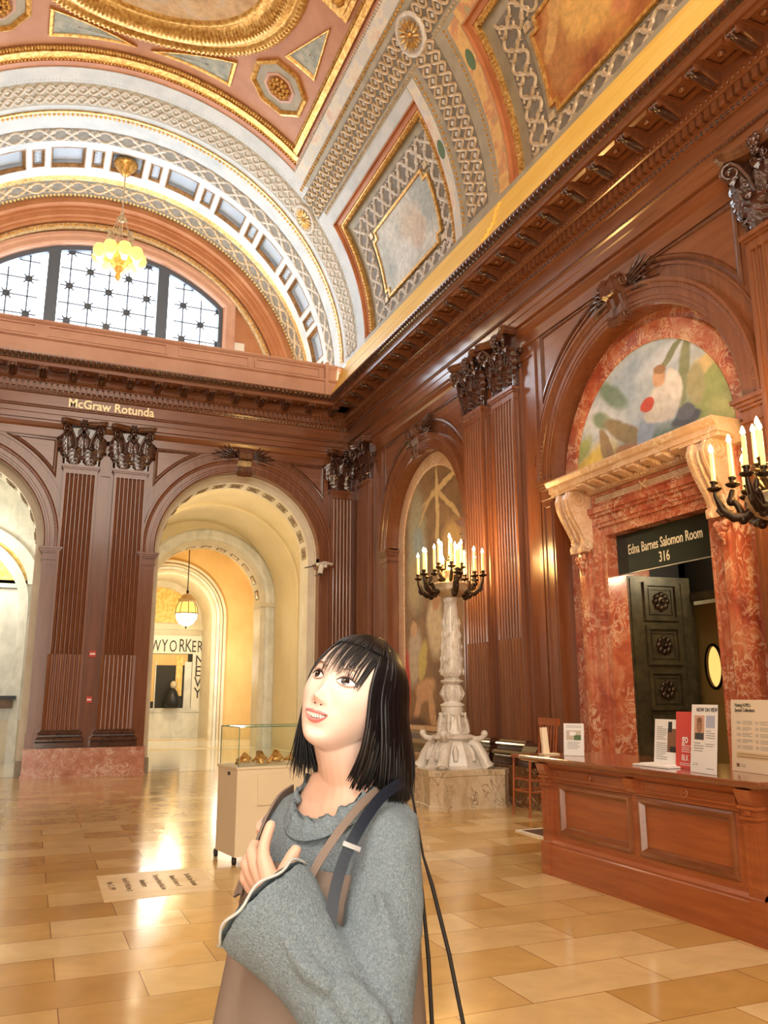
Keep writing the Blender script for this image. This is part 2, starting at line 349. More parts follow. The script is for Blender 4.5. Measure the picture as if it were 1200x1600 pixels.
def leaf(mb, cx, n0, z0, w, h, out, face=0, lean=0):
    """acanthus leaf springing at (cx, n0, z0); face: 0 forward, +1/-1 sideways"""
    rows = []
    for i in range(21):
        t = i/20
        if t < .68: q = t/.68; zz = h*.86*q; nn = out*.34*q**2
        else:
            q = (t-.68)/.32*pi*1.05; zz = h*.86+h*.14*sin(q*.9); nn = out*.34+out*.33*(1-cos(q))
            zz -= h*.10*max(0, q/pi-.35)
        ww = w/2*(.62+.55*sin(pi*min(1, t*1.05))**1.0)*(1 if t < .7 else 1-.72*((t-.7)/.3)**1.5)
        lobe = 1+.42*abs(sin(t*pi*5.0))**.7*(1 if t < .85 else .4)
        row = []
        for j in range(9):
            u = -1+j/4; rib = (.024 if j == 4 else 0)+(.016 if j in (2, 6) else 0)-(.008*abs(sin(t*pi*5.0)) if j in (1, 3, 5, 7) else 0)
            dz = -abs(u)**1.6*.05*h if t > .25 else 0
            nn2 = nn+rib-.035*abs(u)**2+.035; x = cx+ww*lobe*u*(1 if abs(u) < .9 else 1.0)+lean*t
            if face == 0: row.append((x, n0+nn2, z0+zz+dz))
            else: row.append((cx+face*nn2, n0+ww*lobe*u, z0+zz+dz))
        rows.append(row)
    mb.grid(rows)
    back = [[(p[0]-(face*.012 if face else 0), p[1]-(.012 if not face else 0), p[2]-.004) for p in r] for r in rows]
    mb.grid(back)
def spiral(mb, c, ax, az, r, turns, tube, start=0, dirn=1, sides=6):
    """volute: ax is the horizontal unit vector (s, n) of its plane"""
    pts = []; rad = []
    for i in range(26):
        t = i/25; a = start+dirn*turns*2*pi*t; rr = r*(1-.86*t)
        pts.append((c[0]+ax[0]*rr*cos(a), c[1]+ax[1]*rr*cos(a), c[2]+rr*sin(a))); rad.append(tube*(1-.45*t))
    mb.tube(pts, rad, sides)
def capital(mp, s0, parent, org):
    z0 = 6.08
    b = MB(mp); b.box(s0-.30, s0+.30, NW, -.03, z0, z0+.84)
    for sx in (-1, 1): b.box(s0+sx*.31-.012, s0+sx*.31+.012, NW, -.02, z0, z0+.55)
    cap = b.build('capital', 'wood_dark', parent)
    b = MB(mp)
    for k in (-1, 1): leaf(b, s0+k*.155, -.035, z0+.02, .27, .36, .15)
    for k in (-1, 1):
        b2 = leaf(b, s0+k*.30, -.075, z0+.02, .09, .34, .12, face=k)
    for k in (-1, 0, 1): leaf(b, s0+k*.30*(1 if k else 0), -.03, z0+.20, .20 if k else .20, .44, .15, lean=k*.02)
    for k in (-1, 1): leaf(b, s0+k*.31, -.07, z0+.2, .09, .40, .14, face=k)
    for k in (-1, 1):
        for q in (-1, 1): leaf(b, s0+k*.155+q*.085, -.01, z0+.36, .10, .30, .11, lean=q*.05)
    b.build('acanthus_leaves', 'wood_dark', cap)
    for k in (-1, 1):
        b = MB(mp); d = (k*.74, .67)
        b.tube([(s0+k*.12, .0, z0+.38), (s0+k*.17, .03, z0+.58), (s0+k*.25, .07, z0+.74), (s0+k*.31, .12, z0+.80)], [.022, .026, .03, .03], 6)
        spiral(b, (s0+k*.315, .115, z0+.70), d, 0, .105, 1.6, .030, start=pi*.55, dirn=-1)
        b.ball((s0+k*.33, .13, z0+.70), .04)
        b.tube([(s0+k*.10, .02, z0+.44), (s0+k*.05, .05, z0+.66), (s0+k*.045, .06, z0+.75)], [.016, .02, .02], 5)
        spiral(b, (s0+k*.075, .06, z0+.715), (-k, 0), 0, .055, 1.3, .016, start=pi*.5, dirn=-1, sides=5)
        b.build('volute', 'wood_dark', cap)
    b = MB(mp); top = []                   # abacus with a hollowed front
    for zz, e in ((z0+.82, .0), (z0+.855, .035), (z0+.88, .035), (z0+.90, .055), (z0+.925, .055)):
        loop = [(s0-.40-e, NW), (s0-.40-e, .14+e), (s0-.34-e, .17+e)]
        for i in range(9):
            u = -1+i/4; loop.append((s0+u*.31, .05+e+.10*abs(u)**2.2))
        loop += [(s0+.34+e, .17+e), (s0+.40+e, .14+e), (s0+.40+e, NW)]
        top.append([(p[0], p[1], zz) for p in loop])
    b.grid(top, closed_u=True, smooth=False)
    for L_ in (top[0], top[-1]): b.poly(L_)
    b.build('abacus', 'wood_mid', cap)
    b = MB(mp)                              # fleuron: mask-like blossom on the abacus
    b.ball((s0, .12, z0+.87), .055, sc=(1, .8, 1)); b.ball((s0, .15, z0+.87), .022)
    for i in range(6):
        a = i*pi/3; b.ball((s0+.06*cos(a), .11, z0+.87+.06*sin(a)), .032, 6, 5)
    b.ball((s0, .09, z0+.755), .05, sc=(1.1, .8, .9)); b.ball((s0-.03, .12, z0+.77), .018, 6, 4); b.ball((s0+.03, .12, z0+.77), .018, 6, 4)
    b.build('fleuron', 'wood_dark', cap)
    return cap
def pilaster(mp, s0, label, group):
    org = mp(s0, 0, .53); t = thing('fluted_pilaster', label, 'pilaster', org, group)
    b = MB(mp); prof = [(NW, .0), (.10, .0), (.10, .09), (.085, .10), (.11, .12), (.11, .15), (.085, .18), (.05, .20), (.045, .23), (.06, .245), (.07, .265), (.06, .285), (.03, .30), (.012, .325), (NW, .325)]
    z = .535; rows = []
    for n, dz in prof[1:-1]: e = n; rows.append([(s0-PW/2-e, NW, z+dz), (s0-PW/2-e, n, z+dz), (s0+PW/2+e, n, z+dz), (s0+PW/2+e, NW, z+dz)])
    b.grid(rows, smooth=False); b.build('base', 'wood_dark', t)
    b = MB(mp); shaft(b, s0, .86, 2.28, True); shaft(b, s0, 2.28, 5.90, False)
    b.box(s0-PW/2, s0+PW/2, NW, -.001, 5.90, 6.02)
    b.build('shaft', 'wood', t)
    b = MB(mp); b.box(s0-PW/2-.02, s0+PW/2+.02, NW, .022, 6.0, 6.03); b.box(s0-PW/2-.04, s0+PW/2+.04, NW, .042, 6.03, 6.08); b.build('neck_moulding', 'wood', t)
    capital(mp, s0, t, org); return t
PIL_B = [(.59, 'left fluted wooden pilaster of the pair under the gilt rotunda name'), (1.57, 'right fluted wooden pilaster of the pair under the gilt rotunda name'),
         (6.30, 'fluted wooden pilaster on the end wall in the corner beside the arch')]
PIL_R = [(10.46, 'fluted wooden pilaster right of the marble candelabrum, nearer of its pair'), (11.43, 'fluted wooden pilaster just behind the marble candelabrum, farther of its pair'),
         (16.38, 'fluted wooden pilaster on the long wall in the far corner'), (5.28, 'fluted wooden pilaster at the right edge past the doorway')]
for s_, l_ in PIL_B: pilaster(BW, s_, l_, 'fluted pilasters with leafy capitals')
for s_, l_ in PIL_R: pilaster(RW, s_, l_, 'fluted pilasters with leafy capitals')
# panelled strip between paired pilasters, with small framed field
def strip(mp, s0, s1, z0, z1, par, n=NW+.012):
    b = MB(mp)
    b.plate([(s0, z0), (s1, z0), (s1, z1), (s0, z1)], NW-.01, n+.015, [[(s0+.06, z0+.1), (s0+.06, z1-.1), (s1-.06, z1-.1), (s1-.06, z0+.1)]])
    b.build('trim_1', 'wood', kind='structure')
strip(BW, .93, 1.23, .55, 6.02, None); strip(RW, 10.80, 11.09, .55, 6.02, None)
strip(RW, 9.66, 10.12, .55, 6.55, None); strip(RW, 15.54, 16.03, .55, 6.55, None)
# marble plinths
def plinth(mp, s0, s1, n1, label, m='pink_marble', z1=.53, cat='plinth'):
    b = MB(mp); b.box(s0, s1, -.33, n1, 0, z1-.05); b.box(s0-.015, s1+.015, -.33, n1+.02, z1-.05, z1)
    b.box(s0-.02, s1+.02, -.33, n1+.03, 0, .05)
    o = b.build('marble_plinth', m, origin=mp((s0+s1)/2, 0, 0)); return tag(o, label, cat, 'veined marble plinths along the walls')
plinth(BW, -.03, 2.16, .15, 'pink veined marble plinth block under the paired pilasters')
plinth(BW, 5.74, 6.25, .13, 'pink marble plinth in the far corner behind the woman')
plinth(RW, 9.7, 15.6, .13, 'dark veined marble plinth running behind the candelabrum', 'dado_marble', .53)
plinth(RW, 15.65, 17.1, .13, 'dark veined marble plinth in the far corner of the long wall', 'dado_marble', .53)
plinth(RW, 4.0, 5.66, .13, 'dark veined marble plinth right of the doorway', 'dado_marble', .53)
b = MB(RW); b.run([(NW, .53), (.20, .53), (.20, .60), (.16, .62), (.18, .68), (.13, .74), (.09, .80), (.05, .84), (NW, .84)], 9.7, 10.05); b.run([(NW, .53), (.14, .53), (.14, .60), (.10, .62), (.12, .68), (.08, .74), (.03, .80), (0, .84), (NW, .84)], 11.9, 15.6)
b.build('baseboard_right', 'wood_dark', kind='structure')
b = MB(BW); b.box(5.7, 5.98, NW, .05, .53, .86); b.box(-.02, .2, NW, .04, .53, .80); b.box(1.95, 2.14, NW, .04, .53, .80); b.build('baseboard_back', 'wood', kind='structure')

# ------------------------------------------------------------ arch surrounds with impost, keystone and spandrels
def acanthus_spray(b, sc, z, k, n, L=.62):
    for i in range(7):
        t = i/6; ang = radians(-18+72*t); ln = L*(1-.35*abs(t-.3)); x0 = sc+k*.10; z0 = z-.06+.02*i
        pts = []; rad = []
        for j in range(7):
            q = j/6; pts.append((x0+k*ln*q*cos(ang*(.4+.6*q)), n+.05*sin(pi*q)+.02, z0+ln*q*sin(ang*(.4+.6*q))*.75)); rad.append(.010+.030*sin(pi*min(1, q*1.1))*(1-.4*q))
        b.tube(pts, rad, 6, squash=.5)
    for i in range(5): b.ball((sc+k*(.14+.08*i), n+.05, z-.02+.05*(i % 2)), .035, 6, 5)
def inset(L_, d):
    n = len(L_); A = sum(L_[i][0]*L_[(i+1) % n][1]-L_[(i+1) % n][0]*L_[i][1] for i in range(n)); sg = 1 if A > 0 else -1; out = []
    for i in range(n):
        p0, p1, p2 = L_[i-1], L_[i], L_[(i+1) % n]
        a = (p1[0]-p0[0], p1[1]-p0[1]); c = (p2[0]-p1[0], p2[1]-p1[1]); la = hypot(*a) or 1e-6; lc = hypot(*c) or 1e-6
        na = (-a[1]/la*sg, a[0]/la*sg); nc = (-c[1]/lc*sg, c[0]/lc*sg); m = (na[0]+nc[0], na[1]+nc[1]); q = m[0]*m[0]+m[1]*m[1]
        k = 2/max(q, .35); out.append((p1[0]+m[0]*d*k, p1[1]+m[1]*d*k))
    return out
def arch_surround(mp, sc, R, cz, wr, s0, s1, label, group, back=-.34, impz=4.38, foot=.55, keyw=.24):
    org = mp(sc, 0, .53); t = thing('arch_surround', label, 'arch', org, group); n = NW
    b = MB(mp)
    prof = [(R, back), (R, n+.02), (R+.02, n+.035), (R+.055, n+.035), (R+.06, n+.05), (R+wr*.34, n+.05), (R+wr*.36, n+.062), (R+wr*.64, n+.062), (R+wr*.66, n+.08),
            (R+wr*.80, n+.085), (R+wr*.88, n+.11), (R+wr, n+.11), (R+wr+.01, n)]
    b.arc(prof, sc, cz, 0, 180, 56, foot=impz, closed=False); b.build('archivolt', 'wood', t)
    b = MB(mp); nb = int(pi*R/.055)         # carved egg course
    for i in range(nb):
        a = pi*(i+.5)/nb; rr = R+wr*.73; b.stud((sc+rr*cos(a), n+.08, cz+rr*sin(a)), .018, .026, .018)
    b.build('carved_course', 'wood_h', t)
    for k in (-1, 1):
        b = MB(mp); a0, a1 = sorted((sc+k*(R-.005), sc+k*(R+wr-.02)))
        b.box(a0, a1, back, n+.04, .53, impz-.22)
        b.plate([(a0+.04, .9), (a1-.04, .9), (a1-.04, impz-.32), (a0+.04, impz-.32)], n+.04, n+.055, [[(a0+.075, .95), (a0+.075, impz-.37), (a1-.075, impz-.37), (a1-.075, .95)]])
        b.build('jamb', 'wood', t)
        b = MB(mp)
        for z0, z1, e in ((impz-.26, impz-.235, .02), (impz-.235, impz-.12, .0), (impz-.12, impz-.085, .03), (impz-.085, impz-.045, .055), (impz-.045, impz, .08)):
            b.box(a0-e, a1+e, back, n+.045+e, z0, z1)
        b.build('impost', 'wood', t)
    # outer flush band
    b = MB(mp); b.arc([(R+wr+.16, n), (R+wr+.16, n+.02), (R+wr+.185, n+.02), (R+wr+.185, n)], sc, cz, 8, 172, 56, closed=False)
    b.build('outer_band', 'wood', t)
    # spandrel panels
    for k in (-1, 1):
        rr = R+wr+.24; se = (s1-.16) if k > 0 else (s0+.16); zt = 6.62; loop = []
        zb = cz+sqrt(max(.0, rr*rr-(se-sc)**2)) if rr > abs(se-sc) else cz+.2
        a_end = atan2(zb-cz, abs(se-sc)); a_top = math.asin(min(.999, (zt-cz)/rr)) if zt-cz < rr else pi/2-.05
        for i in range(13):
            a = a_end+(a_top-a_end)*i/12; loop.append((sc+k*rr*cos(a), cz+rr*sin(a)))
        if zt-cz >= rr: loop.append((sc+k*rr*cos(a_top), zt))
        loop.append((se, zt))
        b = MB(mp); b.grid([[(p[0], n+h, p[1]) for p in inset(loop, e)] for e, h in ((-.03, 0), (-.025, .02), (.0, .03), (.03, .025), (.05, .006))], closed_u=True, smooth=False)
        b.build('spandrel_moulding', 'wood_mid', t)
        b = MB(mp); b.poly([(p[0], n+.006, p[1]) for p in inset(loop, .045)]); b.build('spandrel_field', 'wood_h', t)
    # keystone scroll with sprays of acanthus
    key = MB(mp); zt = cz+R+wr+.12; zb = cz+R-.10; pts = []
    kp = [(n+.05, zb), (n+.13, zb-.02), (n+.17, zb+.04), (n+.14, zb+.10), (n+.13, zb+.22), (n+.17, zb+.34), (n+.25, zt-.16), (n+.28, zt-.04), (n+.24, zt+.06), (n+.13, zt+.08), (n, zt+.05)]
    for q0, q1, e in ((-1, -.72, .0), (-.72, -.40, .02), (-.40, .40, -.012), (.40, .72, .02), (.72, 1, 0)):
        key.run([(n, zb+.05)]+[(p[0]+e, p[1]) for p in kp], sc+q0*keyw*.62, sc+q1*keyw*.62)
    ks = key.build('keystone', 'wood_mid', t)
    b = MB(mp)
    for k in (-1, 1): spiral(b, (sc+k*(keyw*.62+.01), n+.16, zt-.02), (0, 1), 0, .10, 1.5, .022, 0, 1, 5); spiral(b, (sc+k*(keyw*.62+.01), n+.12, zb+.06), (0, 1), 0, .06, 1.3, .016, pi, 1, 5)
    b.build('scroll', 'wood_mid', ks)
    for k in (-1, 1):
        b = MB(mp); acanthus_spray(b, sc, zt-.10, k, n+.02); b.build('acanthus_spray', 'wood_dark', t)
    return t
G = 'panelled arch surrounds with scrolled keystones'
arch_surround(BW, 3.95, RB, CZB, .30, 1.90, 5.97, 'dark wooden arch surround of the open archway with the hanging lantern beyond', G)
arch_surround(BW, -1.79, RB, CZB, .30, -3.9, .26, 'wooden arch surround cut by the left edge of the picture', G)
arch_surround(RW, NC, 1.60, 4.42, .30, 11.78, 15.54, 'wooden arch surround of the painted niche behind the candelabrum', G, impz=4.38)
arch_surround(RW, DC, 1.70, 4.42, .30, 5.64, 9.64, 'wooden arch surround over the doorway lunette painting', G, impz=4.42)

# ------------------------------------------------------------ entablature
def entablature(mp, s0, s1, mods, label):
    org = mp((s0+s1)/2, 0, 7.0); t = thing('entablature', label, 'cornice', org, 'carved entablatures below the vault')
    b = MB(mp); b.run([(NW-.2, 6.98), (0, 6.98), (0, 7.09), (.015, 7.10), (.015, 7.20), (.04, 7.215), (.04, 7.235), (.02, 7.27), (.012, 7.27), (.012, 7.49), (.04, 7.50), (.055, 7.53), (.075, 7.57), (.075, 7.58), (NW-.2, 7.58)], s0, s1)
    b.run([(NW-.02, 6.66), (NW+.02, 6.66), (NW+.02, 6.82), (NW+.05, 6.86), (NW+.08, 6.93), (NW+.08, 6.99), (NW-.02, 6.99)], s0, s1)
    b.build('architrave', 'wood_h', t)
    b = MB(mp); i = 0; s = s0
    while s < s1:
        b.stud((s, .045, 7.225), .022, .018, .013); s += .055
    b.build('bead_course', 'wood_dark', t)
    b = MB(mp); s = s0
    while s < s1:
        b.stud((s, .055, 7.535), .035, .03, .032); s += .075
    b.build('leaf_course', 'wood_dark', t)
    b = MB(mp); b.run([(NW-.2, 7.58), (.08, 7.58), (.08, 7.705), (NW-.2, 7.705)], s0, s1); s = s0+.02
    while s < s1-.07:
        b.box(s, s+.072, .08, .145, 7.585, 7.70); s += .11
    b.build('dentil_course', 'wood_h', t)
    b = MB(mp); b.run([(NW-.2, 7.705), (.15, 7.705), (.15, 7.72), (.17, 7.73), (.205, 7.775), (.205, 7.785), (.21, 7.785), (.21, 7.90), (NW-.2, 7.90)], s0, s1); b.build('bed_moulding', 'wood_h', t)
    b = MB(mp); s = s0
    while s < s1:
        b.ball((s, .185, 7.748), .026, 6, 4, (1, 1, 1.1)); s += .075
    b.build('egg_course', 'wood_h', t)
    b = MB(mp); b.run([(NW-.2, 7.895), (.60, 7.895), (.60, 7.965), (.585, 7.965), (.62, 7.985), (.64, 8.03), (.70, 8.075), (.705, 8.10), (NW-.2, 8.10)], s0, s1); b.build('corona', 'wood_h', t)
    b = MB(mp); s = s0
    while s < s1:
        b.add([(s-.045, .645, 7.985), (s, .61, 7.985), (s+.045, .645, 7.985), (s+.035, .70, 8.05), (s, .715, 8.085), (s-.035, .70, 8.05), (s, .70, 8.02)], [(0, 1, 6), (1, 2, 6), (2, 3, 6), (3, 4, 6), (4, 5, 6), (5, 0, 6)], True); s += .10
    b.build('carved_cyma', 'wood_dark', t)
    for a, c in zip(mods[:-1], mods[1:]):    # sunk panels of the soffit, between the brackets
        b = MB(mp); x0, x1 = a+.12, c-.12
        b.add([(x0, .27, 7.893), (x1, .27, 7.893), (x1, .56, 7.893), (x0, .56, 7.893), (x0+.05, .31, 7.875), (x1-.05, .31, 7.875), (x1-.05, .52, 7.875), (x0+.05, .52, 7.875)], [(0, 1, 5, 4), (1, 2, 6, 5), (2, 3, 7, 6), (3, 0, 4, 7)])
        b.ball(((x0+x1)/2, .415, 7.885), .05, 8, 4, (1, 1, .6)); b.build('soffit_panel', 'wood', t)
    m0 = mods[0]; b = MB(mp)
    prof = [(.205, 7.90), (.57, 7.90), (.57, 7.875), (.575, 7.85), (.565, 7.825), (.53, 7.815), (.50, 7.83), (.46, 7.835), (.40, 7.81), (.34, 7.785), (.28, 7.765), (.23, 7.765), (.205, 7.78)]
    b.run(prof, m0-.075, m0-.045); b.run(prof, m0+.045, m0+.075); b.run([(n_-.004 if n_ > .3 else n_, z_+.012) for n_, z_ in prof], m0-.045, m0+.045)
    b.box(m0-.09, m0+.09, .205, .59, 7.885, 7.90)
    md = b.build('modillion', 'wood', t, origin=mp(m0, .2, 7.9))
    b = MB(mp); b.tube([(m0, .26, 7.76), (m0, .36, 7.775), (m0, .46, 7.80), (m0, .53, 7.80), (m0, .575, 7.83)], [.05, .055, .045, .035, .015], 7, squash=.45)
    b.ball((m0-.04, .565, 7.845), .024, 6, 5); b.ball((m0+.04, .565, 7.845), .024, 6, 5)
    lf = b.build('leaf', 'wood_dark', md, origin=mp(m0, .2, 7.9)); lf.location = (0, 0, 0)
    for x in mods[1:]:
        c = copy_tree(md, t); c.location = Vector(mp(x, .2, 7.9))-Vector(org)
    return t
entablature(BW, -4.5, 6.40, [-4.2+.56*i+.0 for i in range(19)], 'carved dark wood entablature across the end wall bearing the gilt rotunda name')
entablature(RW, -2.5, 17.3, [1.65+.56*i for i in range(27)], 'carved dark wood entablature running above the long right wall')
def name_letters():
    t = thing('gilt_inscription', 'gilt raised letters reading McGraw Rotunda on the end wall frieze', 'lettering', BW(1.09, .012, 7.3))
    lettering('McGraw Rotunda', .265, lambda x, y, d: BW(1.10+x, .02+d, 7.292+y), 'gilt_letter', t, xs=.90, bold=.005, depth=.012)
name_letters()

# podium above the end-wall cornice
b = MB(BW)
b.run([(-.3, 8.08), (.36, 8.08), (.36, 8.52), (.42, 8.55), (.42, 8.585), (.30, 8.60), (.30, 8.88), (.33, 8.90), (.36, 8.93), (.36, 8.965), (-.3, 8.965)], -4.5, 5.98)
b.box(5.66, 5.74, .28, .44, 8.10, 8.99); b.box(-4.5, 6.36, -.6, .33, 8.93, 8.965)
for x0 in (-4.3, -2.02, -.28, 2.36, 4.02):
    w_ = 2.4 if x0 == -.28 else 1.55
    b.plate([(x0, 8.63), (x0+w_, 8.63), (x0+w_, 8.86), (x0, 8.86)], .30, .34, [[(x0+.04, 8.66), (x0+.04, 8.83), (x0+w_-.04, 8.83), (x0+w_-.04, 8.66)]])
b.build('trim_2', 'pink_plaster', kind='structure')
# gilded cove above the long cornice
b = MB(RW)
b.run([(-.3, 8.08), (.66, 8.08), (.665, 8.16), (.62, 8.18), (.61, 8.24), (.56, 8.28), (.55, 8.36), (.50, 8.40), (.49, 8.47), (.45, 8.50), (.44, 8.60), (.42, 8.64), (.41, 8.74), (.36, 8.78), (.35, 8.85), (.32, 8.88), (-.3, 8.88)], -2.5, 16.9)
b.run([(-.3, 8.87), (.28, 8.87), (.25, 8.97), (.14, 9.02), (.12, 9.2), (-.3, 9.2)], -2.5, 17.2)
b.build('trim_3', 'gold_paint', kind='structure')
b = MB(RW); b.run([(-.3, 8.10), (.69, 8.10), (.695, 8.19), (.65, 8.21), (.64, 8.27), (.59, 8.31), (.58, 8.39), (.53, 8.43), (.52, 8.50), (.48, 8.53), (.47, 8.63), (.45, 8.67), (.44, 8.77), (.39, 8.81), (.38, 8.88), (.35, 8.91), (-.3, 8.91)], 9.75, 11.65)
b.build('trim_4', 'gold_paint', kind='structure')

# ------------------------------------------------------------ niche with wall painting
b = MB(RW); b.plate(arch_loop(NC, 1.62, 4.42, .0), -.36, -.44); b.build('wall_niche', 'red_marble', kind='structure')
def ring(mp, sc, R0, R1, cz, z0, n0, n1, name, m, parent=None, origin=None):
    b = MB(mp); b.arc([(R0, n0), (R0, n1), (R0+.02, n1+.01), (R1-.02, n1+.01), (R1, n1), (R1, n0)], sc, cz, 0, 180, 48, foot=z0); return b.build(name, m, parent, origin=origin)
nt_ = thing('wall_painting', 'tall arched wall painting of brown and ochre figures in a marble frame', 'painting', RW(NC, -.33, .9))
ring(RW, NC, 1.32, 1.60, 4.42, .9, -.36, -.33, 'frame', 'tan_marble', parent=nt_)
blobs('niche_picture', [(.3, (.15, .08, .035)), (.7, (.34, .20, .09))], [
    (14.35, 4.3, .42, 1.15, 0, (.36, .34, .24), .25), (14.45, 3.6, .3, .5, 12, (.45, .36, .20), .3), (14.3, 4.4, .22, .3, -20, (.30, .40, .42), .4),
    (13.2, 5.3, .9, .07, -14, (.62, .46, .22), .15), (13.45, 4.6, .07, 1.2, 0, (.66, .50, .24), .15), (13.0, 4.9, .55, .06, 38, (.60, .44, .2), .15), (13.95, 5.0, .45, .05, -42, (.60, .44, .2), .15),
    (12.9, 4.2, .4, .35, 0, (.60, .40, .15), .3), (14.5, 2.2, .30, .55, 10, (.52, .44, .34), .2), (14.55, 2.75, .14, .16, 0, (.60, .38, .22), .2),
    (13.6, 2.7, .34, .55, -8, (.66, .56, .38), .2), (13.55, 3.2, .16, .2, 0, (.50, .26, .12), .2), (14.15, 2.1, .18, .38, 20, (.58, .48, .14), .15),
    (14.05, 1.6, .42, .2, -12, (.60, .36, .20), .2), (13.8, 1.25, .12, .4, -15, (.60, .38, .22), .2), (14.4, 1.25, .13, .35, 20, (.56, .34, .2), .2),
    (14.85, 1.6, .13, .7, 0, (.55, .05, .03), .2), (13.1, 1.6, .35, .8, 0, (.22, .12, .05), .4), (14.4, .95, .5, .15, 0, (.10, .05, .03), .4)], ('Y', 'Z'), warp=.10, wscale=2.6)
b = MB(RW); b.plate(arch_loop(NC, 1.325, 4.42, .96), -.355, -.345)
b.build('picture', 'niche_picture', nt_, origin=(0, 0, 0))
b = MB(RW); b.box(13.42-.02, 13.42+.2, -.34, -.24, .62, .64)
t = thing('information_panel', 'small framed text panel standing in the niche behind the candelabrum', 'sign', RW(13.0, 0, .9))
b = MB(RW); b.box(12.92, 13.14, -.30, -.27, .92, 1.52); b.build('board', 'tan_print', t)
b = MB(RW); b.box(12.94, 13.12, -.27, -.267, .98, 1.24); b.build('text_block', 'grey_ink', t)
b = MB(RW); b.box(12.95, 13.11, -.27, -.267, 1.28, 1.48); b.build('picture', 'brown_print', t)
b = MB(RW); b.box(12.1, 15.2, -.34, -.10, .55, .92); b.box(12.1, 15.2, -.34, -.06, .88, .95); o = b.build('niche_sill', 'tan_marble', origin=RW(13.6, -.2, .55)); tag(o, 'veined marble sill below the tall niche painting', 'sill')

# ============================================================ DOORWAY IN THE LONG WALL
D0 = 7.62
def rect(a0, a1, c0, c1): return [(a0, c0), (a1, c0), (a1, c1), (a0, c1)]
b = MB(RW)                                  # marble wall filling the bay, open at the door
lp = arch_loop(DC, 1.72, 4.42, .0)
b.plate(lp, -.34, -.42, [rect(D0-.92, D0+.92, .004, 3.50)]); b.build('wall_doorway', 'red_marble', kind='structure')
t = thing('marble_doorcase', 'red veined marble doorcase with scrolled consoles and cornice', 'doorcase', RW(D0, -.3, 0))
for k in (-1, 1):
    b = MB(RW)
    for i, (x0, x1, n) in enumerate(((.90, 1.0, -.29), (1.0, 1.05, -.25), (1.05, 1.14, -.23), (1.14, 1.18, -.19), (1.18, 1.26, -.16), (1.26, 1.33, -.20))):
        a, c = sorted((D0+k*x0, D0+k*x1)); b.box(a, c, -.36, n, 0, 3.50+x0-.9)
    a, c = sorted((D0+k*.885, D0+k*.925)); b.box(a, c, -.95, -.285, 0, 3.49)
    b.build('jamb', 'red_marble', t)
b = MB(RW)
for x0, x1, n in ((.0, .10, -.29), (.10, .15, -.25), (.15, .24, -.23), (.24, .28, -.19), (.28, .36, -.16)):
    b.box(D0-.9-x1, D0+.9+x1, -.36, n, 3.50+x0, 3.50+x1)
b.box(D0-.92, D0+.92, -.95, -.285, 3.485, 3.53)
b.build('lintel', 'red_marble', t)
b = MB(RW); b.box(D0-1.05, D0+1.05, -.34, -.22, 3.86, 4.04)
b.plate(rect(D0-1.0, D0+1.0, 3.88, 4.02), -.22, -.20, [rect(D0-.96, D0+.96, 3.905, 3.995)])
fr = b.build('frieze', 'red_marble', t)
b = MB(RW)                                  # bundled-leaf garland of the frieze, tied at the middle
for i in range(60):
    x = D0-.93+1.86*i/59
    for j in (-1, 0, 1): b.stud((x+(.015 if j else 0), -.215, 3.95+j*.028), .022, .03, .018)
for k in (-1, 1): b.tube([(D0-.06*k, -.19, 3.90), (D0, -.175, 3.95), (D0+.06*k, -.19, 4.0)], .014, 5)
b.build('carved_garland', 'tan_marble', fr)
b = MB(RW)
b.run([(-.34, 4.04), (-.16, 4.04), (-.13, 4.07), (-.13, 4.10), (-.02, 4.13), (.12, 4.14), (.12, 4.20), (.15, 4.22), (.18, 4.27), (.18, 4.29), (-.34, 4.29)], D0-1.52, D0+1.52)
for k in (-1, 1): b.box(D0+k*1.22-.28, D0+k*1.22+.28, -.3, .10, 4.09, 4.15)
b.build('cornice_slab', 'tan_marble', t)
b = MB(RW); s = D0-1.0
while s < D0+1.0: b.box(s, s+.035, -.17, -.10, 4.045, 4.095); s += .056
b.build('dentils', 'tan_marble', t)
for i in range(8): x = D0-.87+1.74*i/7; b = MB(RW); b.run([(-.10, 4.14), (.10, 4.14), (.10, 4.11), (.05, 4.10), (-.10, 4.06)], x-.06, x+.06); b.build('mutule', 'tan_marble', t)
